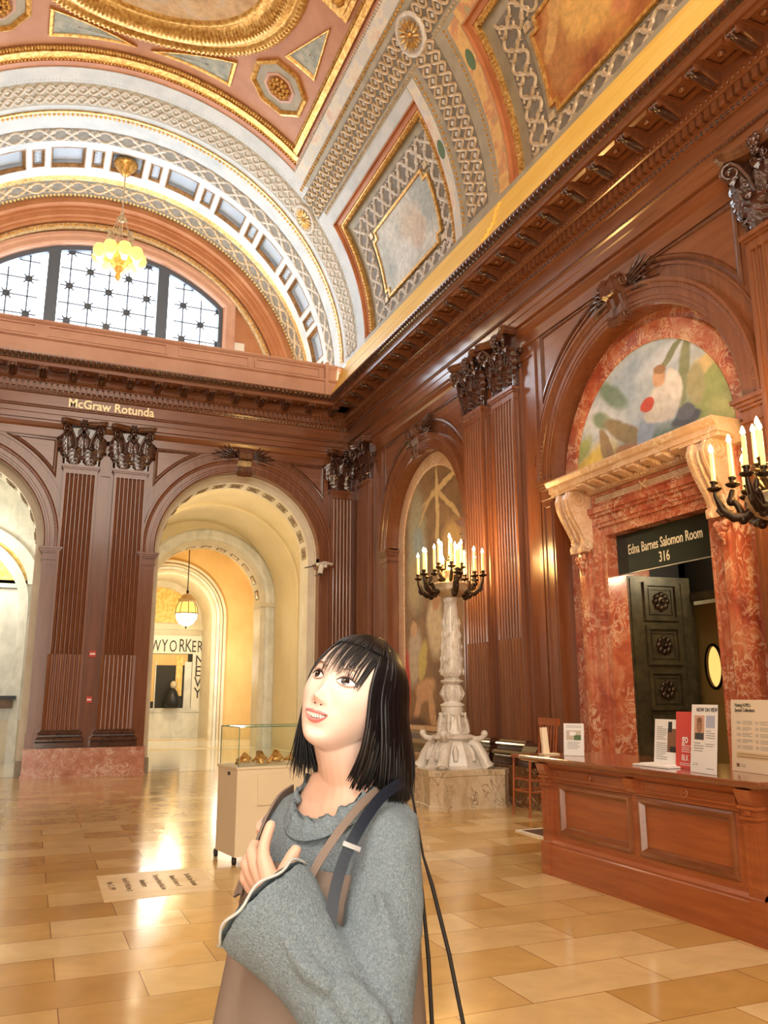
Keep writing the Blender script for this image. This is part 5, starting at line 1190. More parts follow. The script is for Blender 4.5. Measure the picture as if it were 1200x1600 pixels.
# ============================================================ ISSUE DESK
DX = 4.20
def DW(s, n, z): return (DX-n, s, z)
t = thing('reception_desk', 'polished reddish wooden reception desk with two framed front panels', 'desk', (4.55, 5.2, 0))
b = MB(); b.box(4.22, 4.88, 4.08, 6.30, .02, .90); b.build('carcass', 'desk_wood', t)
b = MB(DW); b.run([(-.02, 0), (.045, 0), (.045, .235), (.035, .245), (.04, .26), (.025, .285), (.0, .295), (-.02, .295)], 4.02, 6.37)
b.box(4.0, 4.12, -.70, .055, 0, .26); b.box(6.27, 6.39, -.70, .055, 0, .26); b.build('base_moulding', 'desk_wood', t)
b = MB(DW); b.plate(rect(4.08, 6.32, .28, .90), -.02, .0, [rect(4.24, 5.15, .345, .735), rect(5.24, 6.15, .345, .735)])
b.build('front_frame', 'desk_wood', t)
for s0, s1 in ((4.24, 5.15), (5.24, 6.15)):
    b = MB(DW)
    def fr_(e, n): return [(s0+e, n, .345+e), (s1-e, n, .345+e), (s1-e, n, .735-e), (s0+e, n, .735-e)]
    b.grid([fr_(-.012, 0), fr_(-.012, .012), fr_(.005, .022), fr_(.025, .022), fr_(.035, .008), fr_(.05, -.012), fr_(.06, -.016)], closed_u=True, smooth=False); p = b.build('panel_moulding', 'desk_top_wood', t)
    b = MB(DW); b.box(s0-.02, s1+.02, -.03, -.015, .33, .75); b.build('panel_field', 'desk_wood', p)
for s0, s1 in ((4.02, 4.14), (6.26, 6.38)):
    b = MB(DW); b.box(s0, s1, -.03, .035, .26, .80); b.plate(rect(s0+.02, s1-.02, .32, .70), .035, .042, [rect(s0+.035, s1-.035, .34, .68)]); b.box(s0-.01, s1+.01, -.03, .05, .72, .735); b.box(s0-.015, s1+.015, -.03, .055, .78, .80)
    b.box(s0+.04, s0+.08, .035, .05, .745, .775)
    b.run([(-.03, .80), (.045, .80), (.07, .84), (.09, .90), (-.03, .90)], s0, s1); b.build('corner_pilaster', 'desk_wood', t)
b = MB(DW); b.run([(-.02, .755), (.014, .755), (.014, .765), (.005, .77), (.005, .865), (.03, .87), (.05, .885), (.05, .905), (-.02, .905)], 4.14, 6.26)
for s0, s1 in ((4.20, 5.10), (5.28, 6.20)): b.plate(rect(s0, s1, .785, .855), .006, .018, [rect(s0+.02, s1-.02, .80, .84)])
b.run([(-.02, .77), (.03, .77), (.05, .80), (.075, .87), (-.02, .87)], 5.14, 5.24); b.build('frieze', 'desk_wood', t)
for s in (4.66, 5.74):
    b = MB(DW); b.grid([[(s+r*cos(2*pi*j/20), h, .82+r*sin(2*pi*j/20)) for j in range(20)] for r, h in ((.040, 0), (.040, .022), (.030, .024), (.024, .012), (.014, .012), (.008, .024), (.001, .026))], closed_u=True); b.build('roundel', 'desk_wood', t)
b = MB()
rows = []
for z, e in ((.905, .0), (.915, .025), (.935, .035), (.950, .03), (.955, .02)):
    x0, x1, y0, y1 = 4.13-e, 4.97+e, 3.96-e, 6.60+e; rows.append([(x0, y0, z), (x1, y0, z), (x1, y1, z), (x0, y1, z)])
b.grid(rows, closed_u=True, smooth=False)
for r in (rows[0], rows[-1]): b.poly(r)
b.build('worktop', 'desk_top_wood', t)
# upright notices and leaflets on the desk
class Board:
    def __init__(s, name, label, cat, L, R, h, lean, m, group=None, z0=.957, thick=.004):
        s.L, s.R = Vector((*L, z0)), Vector((*R, z0)); s.w = (s.R-s.L).length; s.x = (s.R-s.L).normalized(); nrm = Vector((s.x.y, -s.x.x, 0))
        if nrm.dot(Vector((-4.3, -5, 0))) < 0: nrm = -nrm
        s.up = (Vector((0, 0, 1))-nrm*lean).normalized(); s.n = s.x.cross(s.up)
        if s.n.dot(nrm) < 0: s.n = -s.n
        s.h = h; s.t = thing(name, label, cat, tuple((s.L+s.R)/2), group)
        b = MB(s.P); b.box(0, 1, 0, 1, -thick, 0); b.build('sheet', m, s.t)
        b = MB(); q = (s.L+s.R)/2-nrm*.10-Vector((0, 0, .0)); c = (s.L+s.R)/2+s.up*h*.6
        b.tube([tuple(c-s.n*.006), tuple(q)], .004, 4); b.build('strut', 'steel', s.t)
    def P(s, u, v, d): return tuple(s.L+s.x*(u*s.w)+s.up*(v*s.h)+s.n*(d+.0005))
    def block(s, u0, u1, v0, v1, m, name='printed_block', d=.0012):
        b = MB(s.P); b.box(u0, u1, v0, v1, 0, d); return b.build(name, m, s.t)
    def lines(s, u0, u1, v0, v1, n, m='grey_ink', name='text_lines', fill=.32):
        b = MB(s.P); st = (v1-v0)/n; random.seed(int(u0*100+v0*1000))
        for i in range(n):
            e = u1-(u1-u0)*(0 if random.random() < .6 else random.random()*.5); b.box(u0, e, v1-st*(i+1)+st*.3, v1-st*(i+1)+st*(.3+fill), 0, .001)
        return b.build(name, m, s.t)
    def text(s, tx, u, v, size, m='ink', align='LEFT', xs=.85, bold=0, name='lettering'):
        return lettering(tx, size, lambda x, y, d: tuple(s.L+s.x*(u*s.w+x)+s.up*(v*s.h+y)+s.n*(.002+d)), m, s.t, name=name, align=align, xs=xs, depth=.001, bold=bold)
G = 'printed notices standing on the desk'
n1 = Board('notice', 'small white notice with a landscape photo at the far end of the desk', 'notice', (4.40, 6.36), (4.50, 6.20), .275, .10, 'white_paper', G)
n1.block(.13, .86, .48, .78, 'tan_print', 'photo'); n1.block(.52, .86, .48, .64, 'green_print', 'photo_foliage', .0018); n1.block(.3, .6, .62, .74, 'white_print', 'photo_light', .0018); n1.lines(.12, .88, .86, .94, 2); n1.lines(.18, .8, .20, .44, 6)
n0 = Board('card_holder', 'narrow beige card holder seen edge-on left of the small white notice', 'card holder', (4.32, 6.55), (4.38, 6.55), .235, .12, 'cream_paper', None, thick=.03)
b = MB(); b.box(4.28, 4.44, 6.48, 6.58, .956, .966); b.build('foot', 'cream_paper', n0.t)
n2 = Board('notice', 'white leaflet holder with a dark photo left of the red leaflets', 'notice', (4.44, 5.24), (4.42, 4.93), .34, .12, 'white_paper', G)
n2.block(.50, 1.0, .30, .80, 'brown_print', 'photo'); n2.block(.52, .66, .72, .95, 'black_plastic', 'photo_figure', .002); n2.block(.6, .95, .30, .42, 'black_plastic', 'photo_shadow', .002); n2.lines(.08, .46, .55, .85, 7); n2.lines(.08, .50, .12, .50, 9)
b = MB(); b.box(4.27, 4.50, 4.90, 5.28, .957, .968); b.box(4.29, 4.5, 4.95, 5.22, .968, .978); o = b.build('leaflet_stack', 'white_paper', origin=(4.4, 5.1, .957)); tag(o, 'low stack of white leaflets at the foot of the leaflet holder', 'leaflets')
n3 = Board('notice', 'red leaflet with pale lettering between the white notices on the desk', 'notice', (4.40, 4.96), (4.36, 4.70), .40, .10, 'red_print', G)
n3.text('go', .30, .45, .09, 'white_print', bold=.001, name='large_word'); n3.lines(.28, .72, .28, .42, 4, 'white_print'); n3.text('BLK', .28, .14, .06, 'white_print'); n3.lines(.2, .8, .05, .11, 2, 'white_print')
n4 = Board('notice', 'white poster headed NOW ON VIEW with a portrait photo', 'notice', (4.26, 4.66), (4.21, 4.37), .455, .12, 'white_paper', G)
n4.text('NOW ON VIEW', .20, .895, .038, bold=.0006, xs=.88); n4.block(.12, .52, .48, .84, 'pink_plaster', 'photo'); n4.block(.16, .50, .48, .58, 'black_plastic', 'photo_jacket', .0016)
b = MB(n4.P); b.ball((.33, .69, .002), .115, 14, 10, (1, .95, .02)); b.build('photo_face', 'skin_print', n4.t); b = MB(n4.P); b.ball((.33, .765, .003), .105, 12, 8, (1, .42, .02)); b.ball((.29, .70, .0045), .022, 6, 4, (1, .5, .1)); b.ball((.38, .70, .0045), .022, 6, 4, (1, .5, .1)); b.build('photo_hair', 'brown_print', n4.t)
n4.block(.58, .92, .66, .84, 'blue_print', 'blue_box'); n4.lines(.64, .86, .70, .78, 3, 'ink'); n4.lines(.58, .92, .50, .63, 4); n4.lines(.12, .5, .30, .45, 4); n4.lines(.56, .92, .38, .44, 2)
n4.text('o', .10, .10, .03, 'grey_ink'); n4.lines(.18, .30, .10, .15, 2); n4.lines(.62, .90, .06, .09, 1)
n5 = Board('notice', 'cream notice headed Visiting NYPL\'s Special Collections at the right end', 'notice', (4.60, 4.62), (4.52, 4.18), .485, .08, 'cream_paper', G)
n5.text("Visiting NYPL's", .10, .90, .034, bold=.0004); n5.text('Special Collections', .10, .83, .034, bold=.0004)
for i in range(5):
    n5.block(.14, .24, .66-.085*i, .70-.085*i, 'tan_print', 'icon'); n5.lines(.28, .52, .65-.085*i, .71-.085*i, 3); n5.block(.60, .66, .66-.085*i, .70-.085*i, 'tan_print', 'icon'); n5.lines(.70, .94, .65-.085*i, .71-.085*i, 3)
n5.block(.12, .94, .18, .27, 'ochre_print', 'band', .001); n5.lines(.16, .9, .19, .26, 2); n5.block(.12, .19, .06, .11, 'brown_print', 'emblem'); n5.lines(.22, .34, .06, .11, 2)
# tall stool
t = thing('tall_stool', 'tall reddish wooden stool with slatted back behind the desk', 'stool', (6.02, 9.35, 0))
b = MB(); b.box(5.80, 6.24, 9.13, 9.57, .70, .74); b.build('seat', 'desk_wood', t)
for x in (5.83, 6.21):
    for y in (9.16, 9.54):
        b = MB(); top = .72 if x < 6 else 1.16; b.tube([(x-.03 if x < 6 else x+.03, y, 0), (x, y, .70), (x+(.05 if x > 6 else 0), y, top)], [.018, .02, .018], 4); b.build('leg', 'desk_wood', t)
for z in (.30, .44):
    for (p, q) in (((5.83, 9.16), (5.83, 9.54)), ((5.83, 9.16), (6.21, 9.16)), ((5.83, 9.54), (6.21, 9.54)), ((6.21, 9.16), (6.21, 9.54))):
        b = MB(); b.tube([(*p, z), (*q, z)], .014, 6); b.build('rung', 'desk_wood', t)
b = MB(); b.box(6.245, 6.275, 9.12, 9.58, 1.10, 1.19)
b.build('top_rail', 'desk_wood', t)
for i in range(5): b = MB(); y = 9.22+i*.065; b.tube([(6.215, y, .74), (6.26, y, 1.11)], .011, 5); b.build('slat', 'desk_wood', t)
t = thing('floor_mat', 'dark floor mat with pale edging behind the desk', 'mat', (5.5, 7.6, 0)); b = MB(); b.box(5.16, 6.1, 6.0, 8.36, 0, .010); b.build('pile', 'carpet', t)
b = MB(); b.box(5.12, 5.16, 6.0, 8.40, 0, .014); b.box(5.16, 6.1, 8.36, 8.40, 0, .014); b.build('edging', 'white_plastic', t)

# ============================================================ SHOWCASE behind the woman
CW, CD = .90, .50
sy = Vector((-.139, .990, 0)); O_ = Vector((1.80, 7.72, 0))
sy.normalize(); fx = Vector((sy.y, -sy.x, 0))
def CS(a, b_, z): p = O_+fx*a+sy*b_; return (p.x, p.y, z)
t = thing('display_case', 'cream display case on castors with a glass box top', 'display case', CS(.5, .3, 0))
b = MB(CS); b.box(0, CW, 0, CD, .07, .84); 
b.box(-.008, CW+.008, -.008, CD+.008, .82, .842); b.build('cabinet', 'cream_paint', t)
b = MB(CS); b.box(.20, .44, -.012, -.0, .50, .78); b.build('access_panel', 'cream_paint', t)
b = MB(CS); b.box(-.004, 0, .18, .24, .76, .79); b.build('lock', 'black_plastic', t)
for a, c in ((.05, .06), (.93, .06), (.05, .54), (.93, .54)):
    b = MB(CS); p = CS(a-.03, c, .035); b = MB(); b.lathe([(.02, -.018), (.036, -.015), (.036, .015), (.02, .018)], (0, 0, 0), 14)
    b.v = [(p[0]+v[2], p[1]+v[0], p[2]+v[1]) for v in b.v]; b.build('castor', 'black_plastic', t)
b = MB(CS); g0, g1, h0, h1, z0, z1 = .012, CW-.012, .012, CD-.012, .842, 1.19; T = .006
for q in ((g0, g1, h0, h0+T, z0, z1), (g0, g1, h1-T, h1, z0, z1), (g0, g0+T, h0+T, h1-T, z0, z1), (g1-T, g1, h0+T, h1-T, z0, z1), (g0, g1, h0, h1, z1, z1+T)): b.box(*q)
b.build('glass_box', 'case_glass', t)
b = MB(CS); e = .0035
for p_, q_ in (((g0, h0, z1+T), (g1, h0, z1+T)), ((g0, h0, z1+T), (g0, h1, z1+T)), ((g0, h1, z1+T), (g1, h1, z1+T)), ((g0, h0, z0), (g0, h0, z1)), ((g0, h1, z0), (g0, h1, z1)), ((g0, h0, z0), (g1, h0, z0))): b.tube([p_, q_], e, 4)
b.build('glass_edges', 'glass_edge', t)
for i, (a, c, L_) in enumerate(((.14, .26, .5), (.27, .18, 2.2), (.36, .36, 1.1), (.22, .42, 2.8), (.45, .24, .2), (.55, .40, 1.7), (.62, .22, 2.5))):
    b = MB(CS); b.tube([(a-.06*cos(L_), c-.05*sin(L_), .855), (a, c, .90+.02*(i % 3)), (a+.07*cos(L_), c+.05*sin(L_), .87)], [.026, .040, .020], 7, squash=.55)
    b.ball((a+.03, c, .885), .045, 8, 5, (1.2, 1, .6)); b.tube([(a, c, .88), (a+.03, c+.04, .93), (a+.06, c+.02, .91)], [.01, .016, .006], 5)
    o = b.build('gilt_fragment', 'gold', origin=CS(a, c, .85)); tag(o, ('gilt fragment nearest the left pane of the glass case', 'second gilt fragment from the left in the glass case, close to the front', 'gilt fragment in the middle back of the glass case', 'gilt fragment at the back left of the glass case', 'gilt fragment at the front middle of the glass case', 'gilt fragment behind the woman at the back right of the case', 'gilt fragment behind the woman at the front right of the case')[i], 'artefact', 'gilt fragments in the glass case')
# floor inscription slab
t = thing('inscribed_slab', 'pale inscribed floor slab with a dark lettered dedication', 'slab', (1.07, 7.3, 0))
b = MB(); q = [(.63, 6.79), (1.49, 6.87), (1.53, 7.79), (.645, 7.77)]; b.add([(x, y, .002) for x, y in q]+[(x, y, .0005) for x, y in q], [(0, 1, 2, 3), (0, 1, 5, 4), (1, 2, 6, 5), (2, 3, 7, 6), (3, 0, 4, 7)])
noisy('slab_stone', [(.35, (.66, .48, .22)), (.6, (.78, .62, .36)), (.8, (.70, .50, .24))], 2.5, (.7, 2, 1), rough=.32, dist=.6); b.build('stone', 'slab_stone', t); mat('slab_letter', (.10, .05, .015), .8)
for i, tx in enumerate(('The McGraw Rotunda', 'Named in honor of', 'Terry and Harold McGraw', 'Benefactors', 'Harold W. McGraw, Jr.', 'May 12, 1999')):
    xl = 1.33-i*.125
    lettering(tx, .066, lambda x, y, d, xl=xl: (xl+y, 7.33-x, .0022+max(0, d)*.3), 'slab_letter', t, align='CENTER', xs=.82, depth=.001, bold=.0016)

# ============================================================ WOMAN LOOKING UP
import numpy as np
_F = Vector((sin(YAW), cos(YAW), 0)); _R = Vector((cos(YAW), -sin(YAW), 0))
def FG(a, b_, c): p = _R*a+_F*b_; return (p.x, p.y, c)      # a to the right, b away, c up, about the photographer's spot
WO = FG(-.06, 1.45, 0)
woman = thing('person', 'young woman with black bob looking up, hand on chest, grey-blue sweater under brown dress', 'person', WO)
def skin_mat(name, c0, c1, rough=.42):
    m = mat(name, rough=rough, Subsurface_Weight=.12, Subsurface_Scale=.01); nt = m.node_tree; v = coords(nt)
    m.node_tree.nodes['Principled BSDF'].inputs['Subsurface Radius'].default_value = (1, .35, .2)
    nt.links.new(ramp(nt, noise(nt, v, 6, 3), [(.3, c0), (.7, c1)]), nt.nodes['Principled BSDF'].inputs['Base Color']); return m
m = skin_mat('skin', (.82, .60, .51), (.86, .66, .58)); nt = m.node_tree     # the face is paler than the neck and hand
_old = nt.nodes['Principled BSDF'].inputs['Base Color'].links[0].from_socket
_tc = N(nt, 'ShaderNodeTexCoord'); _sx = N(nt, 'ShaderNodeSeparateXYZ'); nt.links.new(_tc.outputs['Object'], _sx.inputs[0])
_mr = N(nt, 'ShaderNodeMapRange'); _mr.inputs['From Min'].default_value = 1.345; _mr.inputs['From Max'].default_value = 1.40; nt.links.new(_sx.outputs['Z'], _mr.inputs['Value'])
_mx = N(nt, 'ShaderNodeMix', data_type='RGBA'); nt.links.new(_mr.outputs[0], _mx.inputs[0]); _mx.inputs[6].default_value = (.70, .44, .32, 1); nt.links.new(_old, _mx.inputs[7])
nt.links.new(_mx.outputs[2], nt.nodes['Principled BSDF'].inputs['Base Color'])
mat('hair', (.006, .005, .006), .38, coat=.06, Specular_IOR_Level=.35)
mat('hair_tip', (.05, .028, .014), .35)
noisy('knit', [(.34, (.205, .275, .32)), (.5, (.27, .345, .395)), (.68, (.36, .435, .475))], 260, rough=.9, detail=5, bmp=.9, bscale=420)
noisy('knit_edge', [(.3, (.42, .46, .46)), (.7, (.56, .58, .56))], 60, rough=.9)
noisy('dress_cloth', [(.3, (.185, .135, .105)), (.7, (.235, .175, .140))], 3, rough=.8, bmp=.15, bscale=300)
mat('navy_strap', (.005, .012, .026), .5); mat('cord', (.018, .014, .012), .6)
mat('lip', (.70, .22, .22), .32); mat('mouth_dark', (.16, .03, .03), .5); mat('tooth', (.88, .84, .76), .2)
mat('eye_white', (.86, .84, .82), .12); mat('iris', (.022, .010, .007), .08); mat('lash', (.02, .012, .010), .5); mat('brow', (.22, .13, .095), .7)
mat('lid_pink', (.72, .42, .33), .5)

# head frame
yw, pt, rl, HS = radians(29), radians(20), radians(14), .955
H0 = Vector((-.062, 1.435, 1.468))
_d = Vector((-sin(yw), -cos(yw), 0)); _L = Vector((0, 0, 1)).cross(_d)
HY = _d*cos(pt)+Vector((0, 0, 1))*sin(pt); _U = -_d*sin(pt)+Vector((0, 0, 1))*cos(pt)
HX = _L*cos(rl)-_U*sin(rl); HZ = _U*cos(rl)+_L*sin(rl)
# keep the point between the eyes where it belongs for this tilt of the head
H0 = Vector((-.0885, 1.373, 1.5004))-(HY*.083+HZ*.0125)*HS
def HF(x, y, z):                            # head coordinates: x her left, y forward, z up
    if z < 0: z *= .885
    p = H0+(HX*x+HY*y+HZ*z)*HS; return FG(*p)
def g2(x, z, x0, z0, sx, sz): return math.exp(-((x-x0)/sx)**2-((z-z0)/sz)**2)
def face_add(x, z):
    ax = abs(x); d = 0
    d -= .0085*g2(ax, z, .031, .013, .016, .011)            # eye sockets
    d += .0035*g2(ax, z, .030, .034, .022, .009)            # brow
    d += .0075*math.exp(-(x/.0075)**2)*max(0, min(1, (.030-z)/.055))*(1 if z > -.030 else math.exp(-((z+.030)/.008)**2))
    d += .0120*g2(x, z, 0, -.029, .0095, .0115)             # nose tip
    d += .0060*g2(ax, z, .0120, -.0335, .0060, .0065)       # nostril wings
    d -= .0030*g2(ax, z, .0065, -.0405, .0035, .0035)
    d += .0050*g2(ax, z, .043, -.022, .020, .020)           # cheeks
    d += .0055*g2(x, z, 0, -.060, .026, .017)               # muzzle
    d -= .0035*g2(x, z, 0, -.083, .016, .006)               # fold above the chin
    d += .0085*g2(x, z, 0, -.100, .020, .014)               # chin
    d += .0020*g2(ax, z, .030, -.052, .010, .012)
    return d
def head_point(th, ph, grow=0):
    """th around (0 = forward), ph from top 0..pi"""
    z = cos(ph); s = sin(ph); x = s*sin(th); y = s*cos(th)
    wx = .0745; dz = .112
    zz = z*dz
    if z < 0: t = -z; wx *= (1-.42*t**1.5)
    fy = .0865 if y > 0 else .100
    if z < -.1 and y < 0: fy *= 1-.55*min(1, (-z-.1)/.6)
    X = x*wx*(1.0+.10*(s**3)) if abs(z) < 2 else 0
    Y = y*fy
    if y > 0:                                # flatter face, fuller jaw and chin
        q = y; Y = fy*(q**.80)*(1 if z > -.2 else 1+.02*(-z-.2)); X = x*wx*1.06
        if z < -.25: k = (-z-.25)/.75; X = x*wx*(1.06+.28*k*k); Y = fy*(q**(.80-.60*k))
        w = min(1, y/.35); Y += face_add(X, zz)*w*(1 if z > -.97 else .4)
    return X*(1+grow), Y*(1+grow), zz*(1+grow)
def face_y(x, z, lift=0):
    """front surface height for given face coordinates (numeric search)"""
    zc = max(-.995, min(.995, z/.112)); ph = math.acos(zc); lo, hi = 0, pi/2
    for _ in range(26):
        m_ = (lo+hi)/2; X, Y, Z = head_point(m_, ph)
        if X < abs(x): lo = m_
        else: hi = m_
    return head_point((lo+hi)/2, ph)[1]+lift
body = MB(lambda a, b_, c: (a, b_, c))
rows = []
NPH, NTH = 150, 190
for i in range(1, NPH):
    ph = pi*i/NPH; rows.append([HF(*head_point(2*pi*j/NTH, ph)) for j in range(NTH)])
body.grid(rows, closed_u=True); body.add(rows[0], [tuple(range(NTH))]); body.add(rows[-1], [tuple(range(NTH))])
def ftube(mb, pts, rad, sides=14, squash=None): mb.tube([FG(*p) for p in pts], rad, sides, True, squash)
# neck
nb0 = H0+(HX*0+HY*-.015+HZ*-.060)*HS
ftube(body, [tuple(nb0), tuple((nb0+Vector((-.062, 1.452, 1.33)))/2+Vector((.0, .0, 0))), (-.060, 1.455, 1.335), (-.060, 1.46, 1.27)], [.050, .047, .052, .075], 24)
ftube(body, [(-.01, 1.41, 1.295), (-.05, 1.45, 1.322), (-.09, 1.48, 1.322), (-.14, 1.52, 1.292)], [.026, .036, .036, .026], 16)
# torso under the clothes
by = radians(40)                            # the body is turned further than the head
BD_, BL_ = Vector((-sin(by), -cos(by), 0)), Vector((cos(by), -sin(by), 0))
BC = Vector((-.075, 1.462, 0))
def ring_pts(c, w, df, db, off=0, n=40, grow=0, pw=1.0):
    out = []
    for i in range(n):
        t = 2*pi*i/n; x = cos(t); y = sin(t); dd = (df if y > 0 else db)+grow
        p = BC+BL_*((w+grow)*x)+BD_*(dd*(abs(y)**pw)*(1 if y > 0 else -1)+off); out.append((p.x, p.y, c))
    return out
TORSO = [(1.345, .050, .045, .055, 0), (1.325, .062, .050, .058, 0), (1.30, .088, .054, .066, 0), (1.27, .118, .068, .078, 0), (1.23, .130, .084, .082, 0), (1.17, .138, .118, .09, 0), (1.10, .13, .12, .09, 0), (1.0, .135, .11, .10, 0), (.88, .165, .12, .12, 0), (.78, .155, .11, .11, 0)]
rows = [[FG(*p) for p in ring_pts(*r[:4], r[4])] for r in TORSO]
body.grid(rows, closed_u=True); body.add(rows[0], [tuple(range(40))]); body.add(rows[-1], [tuple(range(40))])
# legs and feet (below the picture)
for k in (-1, 1):
    hp = BC+BL_*(k*.08); 
    ftube(body, [(hp.x, hp.y, .82), (hp.x, hp.y, .46), (hp.x, hp.y, .42), (hp.x, hp.y, .09), (hp.x, hp.y, .03)], [.085, .058, .055, .038, .04], 16)
    q = hp+BD_*.14; ftube(body, [(hp.x, hp.y, .035), (q.x, q.y, .025)], [.035, .022], 12)
# near arm, inside the sleeve, and hand
ftube(body, [(-.002, 1.37, 1.25), (-.008, 1.29, 1.13), (-.02, 1.225, 1.035)], [.042, .038, .034], 14)
ftube(body, [(-.02, 1.225, 1.035), (-.06, 1.228, 1.085), (-.125, 1.262, 1.150), (-.150, 1.278, 1.172)], [.038, .036, .026, .024], 14)
# far arm, hanging
ftube(body, [(-.19, 1.575, 1.25), (-.17, 1.62, 1.10), (-.16, 1.63, .98), (-.17, 1.60, .80)], [.045, .040, .034, .024], 12)
ftube(body, [(-.17, 1.60, .80), (-.175, 1.59, .70)], [.03, .022], 10, .6)
HND = dict(wrist=(-.150, 1.278, 1.172), kI=(-.182, 1.315, 1.234), kM=(-.197, 1.33, 1.225), kR=(-.204, 1.34, 1.209), kP=(-.205, 1.345, 1.191))
def fing(keys, rad): ftube(body, keys, rad, 12)
for kk, dv in (('kI', (.004, .0, .0)), ('kM', (0, 0, 0)), ('kR', (0, 0, 0)), ('kP', (0, 0, 0))):
    w_ = Vector(HND['wrist']); e_ = Vector(HND[kk]); m_ = (w_+e_)/2+Vector((-.002, -.004, .002)); ftube(body, [tuple(w_), tuple(m_), tuple(e_)], [.016, .0155, .0115], 12)
ftube(body, [(-.150, 1.285, 1.178), (-.178, 1.318, 1.205), (-.194, 1.332, 1.218)], [.020, .021, .012], 12)
fing([HND['kI'], (-.183, 1.325, 1.248), (-.180, 1.333, 1.262), (-.176, 1.342, 1.276), (-.174, 1.346, 1.281)], [.0108, .0094, .0090, .0082, .006])
fing([HND['kM'], (-.204, 1.345, 1.238), (-.203, 1.362, 1.244), (-.194, 1.376, 1.240), (-.186, 1.380, 1.234)], [.0112, .0096, .0092, .0085, .006])
fing([HND['kR'], (-.214, 1.353, 1.219), (-.213, 1.370, 1.224), (-.204, 1.386, 1.222), (-.196, 1.390, 1.217)], [.0108, .0092, .0088, .008, .006])
fing([HND['kP'], (-.216, 1.356, 1.197), (-.217, 1.370, 1.204), (-.210, 1.384, 1.204), (-.203, 1.388, 1.201)], [.0095, .0082, .0078, .007, .005])
fing([(-.148, 1.282, 1.182), (-.150, 1.288, 1.202), (-.146, 1.290, 1.222), (-.136, 1.298, 1.240), (-.130, 1.306, 1.251)], [.016, .0145, .0115, .0105, .0075])
skin = body.build('body', 'skin', woman)
md = skin.modifiers.new('merge', 'REMESH'); md.mode = 'VOXEL'; md.voxel_size = .0019; md.use_smooth_shade = True
md = skin.modifiers.new('soften', 'SMOOTH'); md.factor = .5; md.iterations = 4
def fp(x, z, lift=0): return HF(x, face_y(x, z)+lift, z)
# mouth: lips, dark opening, teeth
def lipcurve(t, zc, sag, hw=.0235): x = hw*t; return x, zc+sag*(1-t*t)
b = MB(); up = [];
for part, (z_in, z_out, fat) in dict(upper=((-.0595, -.0520, .0045)), lower=((-.0725, -.0795, .0050))).items():
    rws = []
    for i in range(25):
        t = -1+i/12; x = .0245*t; e = (1-t*t)
        zin = -.0590+(-.0010 if part == 'upper' else -.0108)*e**.8+.0030*t*t; zout = -.0585+(.0058 if part == 'upper' else -.0180)*e**.75+.0034*t*t
        if part == 'upper': zout += -.0016*math.exp(-(x/.004)**2)
        row = []
        for k in range(6):
            q = k/5; z = zin+(zout-zin)*q; row.append(fp(x, z, .0008+fat*sin(pi*min(1, .15+q*.85))*(.25+.75*e**.5)))
        rws.append(row)
    b.grid(rws)
b.build('lips', 'lip', woman)
b = MB(); rws = []
for i in range(17):
    t = -1+i/8; e = 1-t*t; x = .0232*t; rws.append([fp(x, -.0590+.0030*t*t+(-.0010)*e+(-.0105*e+.0005)*q, -.0002+.001*(1-q)) for q in (0, .5, 1)])
b.grid(rws); b.build('mouth_opening', 'mouth_dark', woman)
b = MB()
for i in range(8):
    x0 = -.0175+i*.0050; w_ = .0024 if i in (3, 4) else .0021; xm = x0; e = 1-(xm/.0235)**2; h_ = .0078*e**.6 if i in (3, 4) else .0070*e**.6
    rw = []
    for u in (-1, -.6, 0, .6, 1):
        rw.append([fp(xm+w_*u, -.0592-h_*q, .0014+.0012*(1-u*u)-.0008*q) for q in (0, .3, .7, .93, 1)])
    b.grid(rw)
b.build('teeth', 'tooth', woman)
# nostrils
b = MB()
for k in (-1, 1): b.ball(HF(k*.0066, face_y(.0066, -.0415)+.0012, -.0408), .0028, 8, 6, (1.0, .8, .55))
b.build('nostrils', 'mouth_dark', woman)
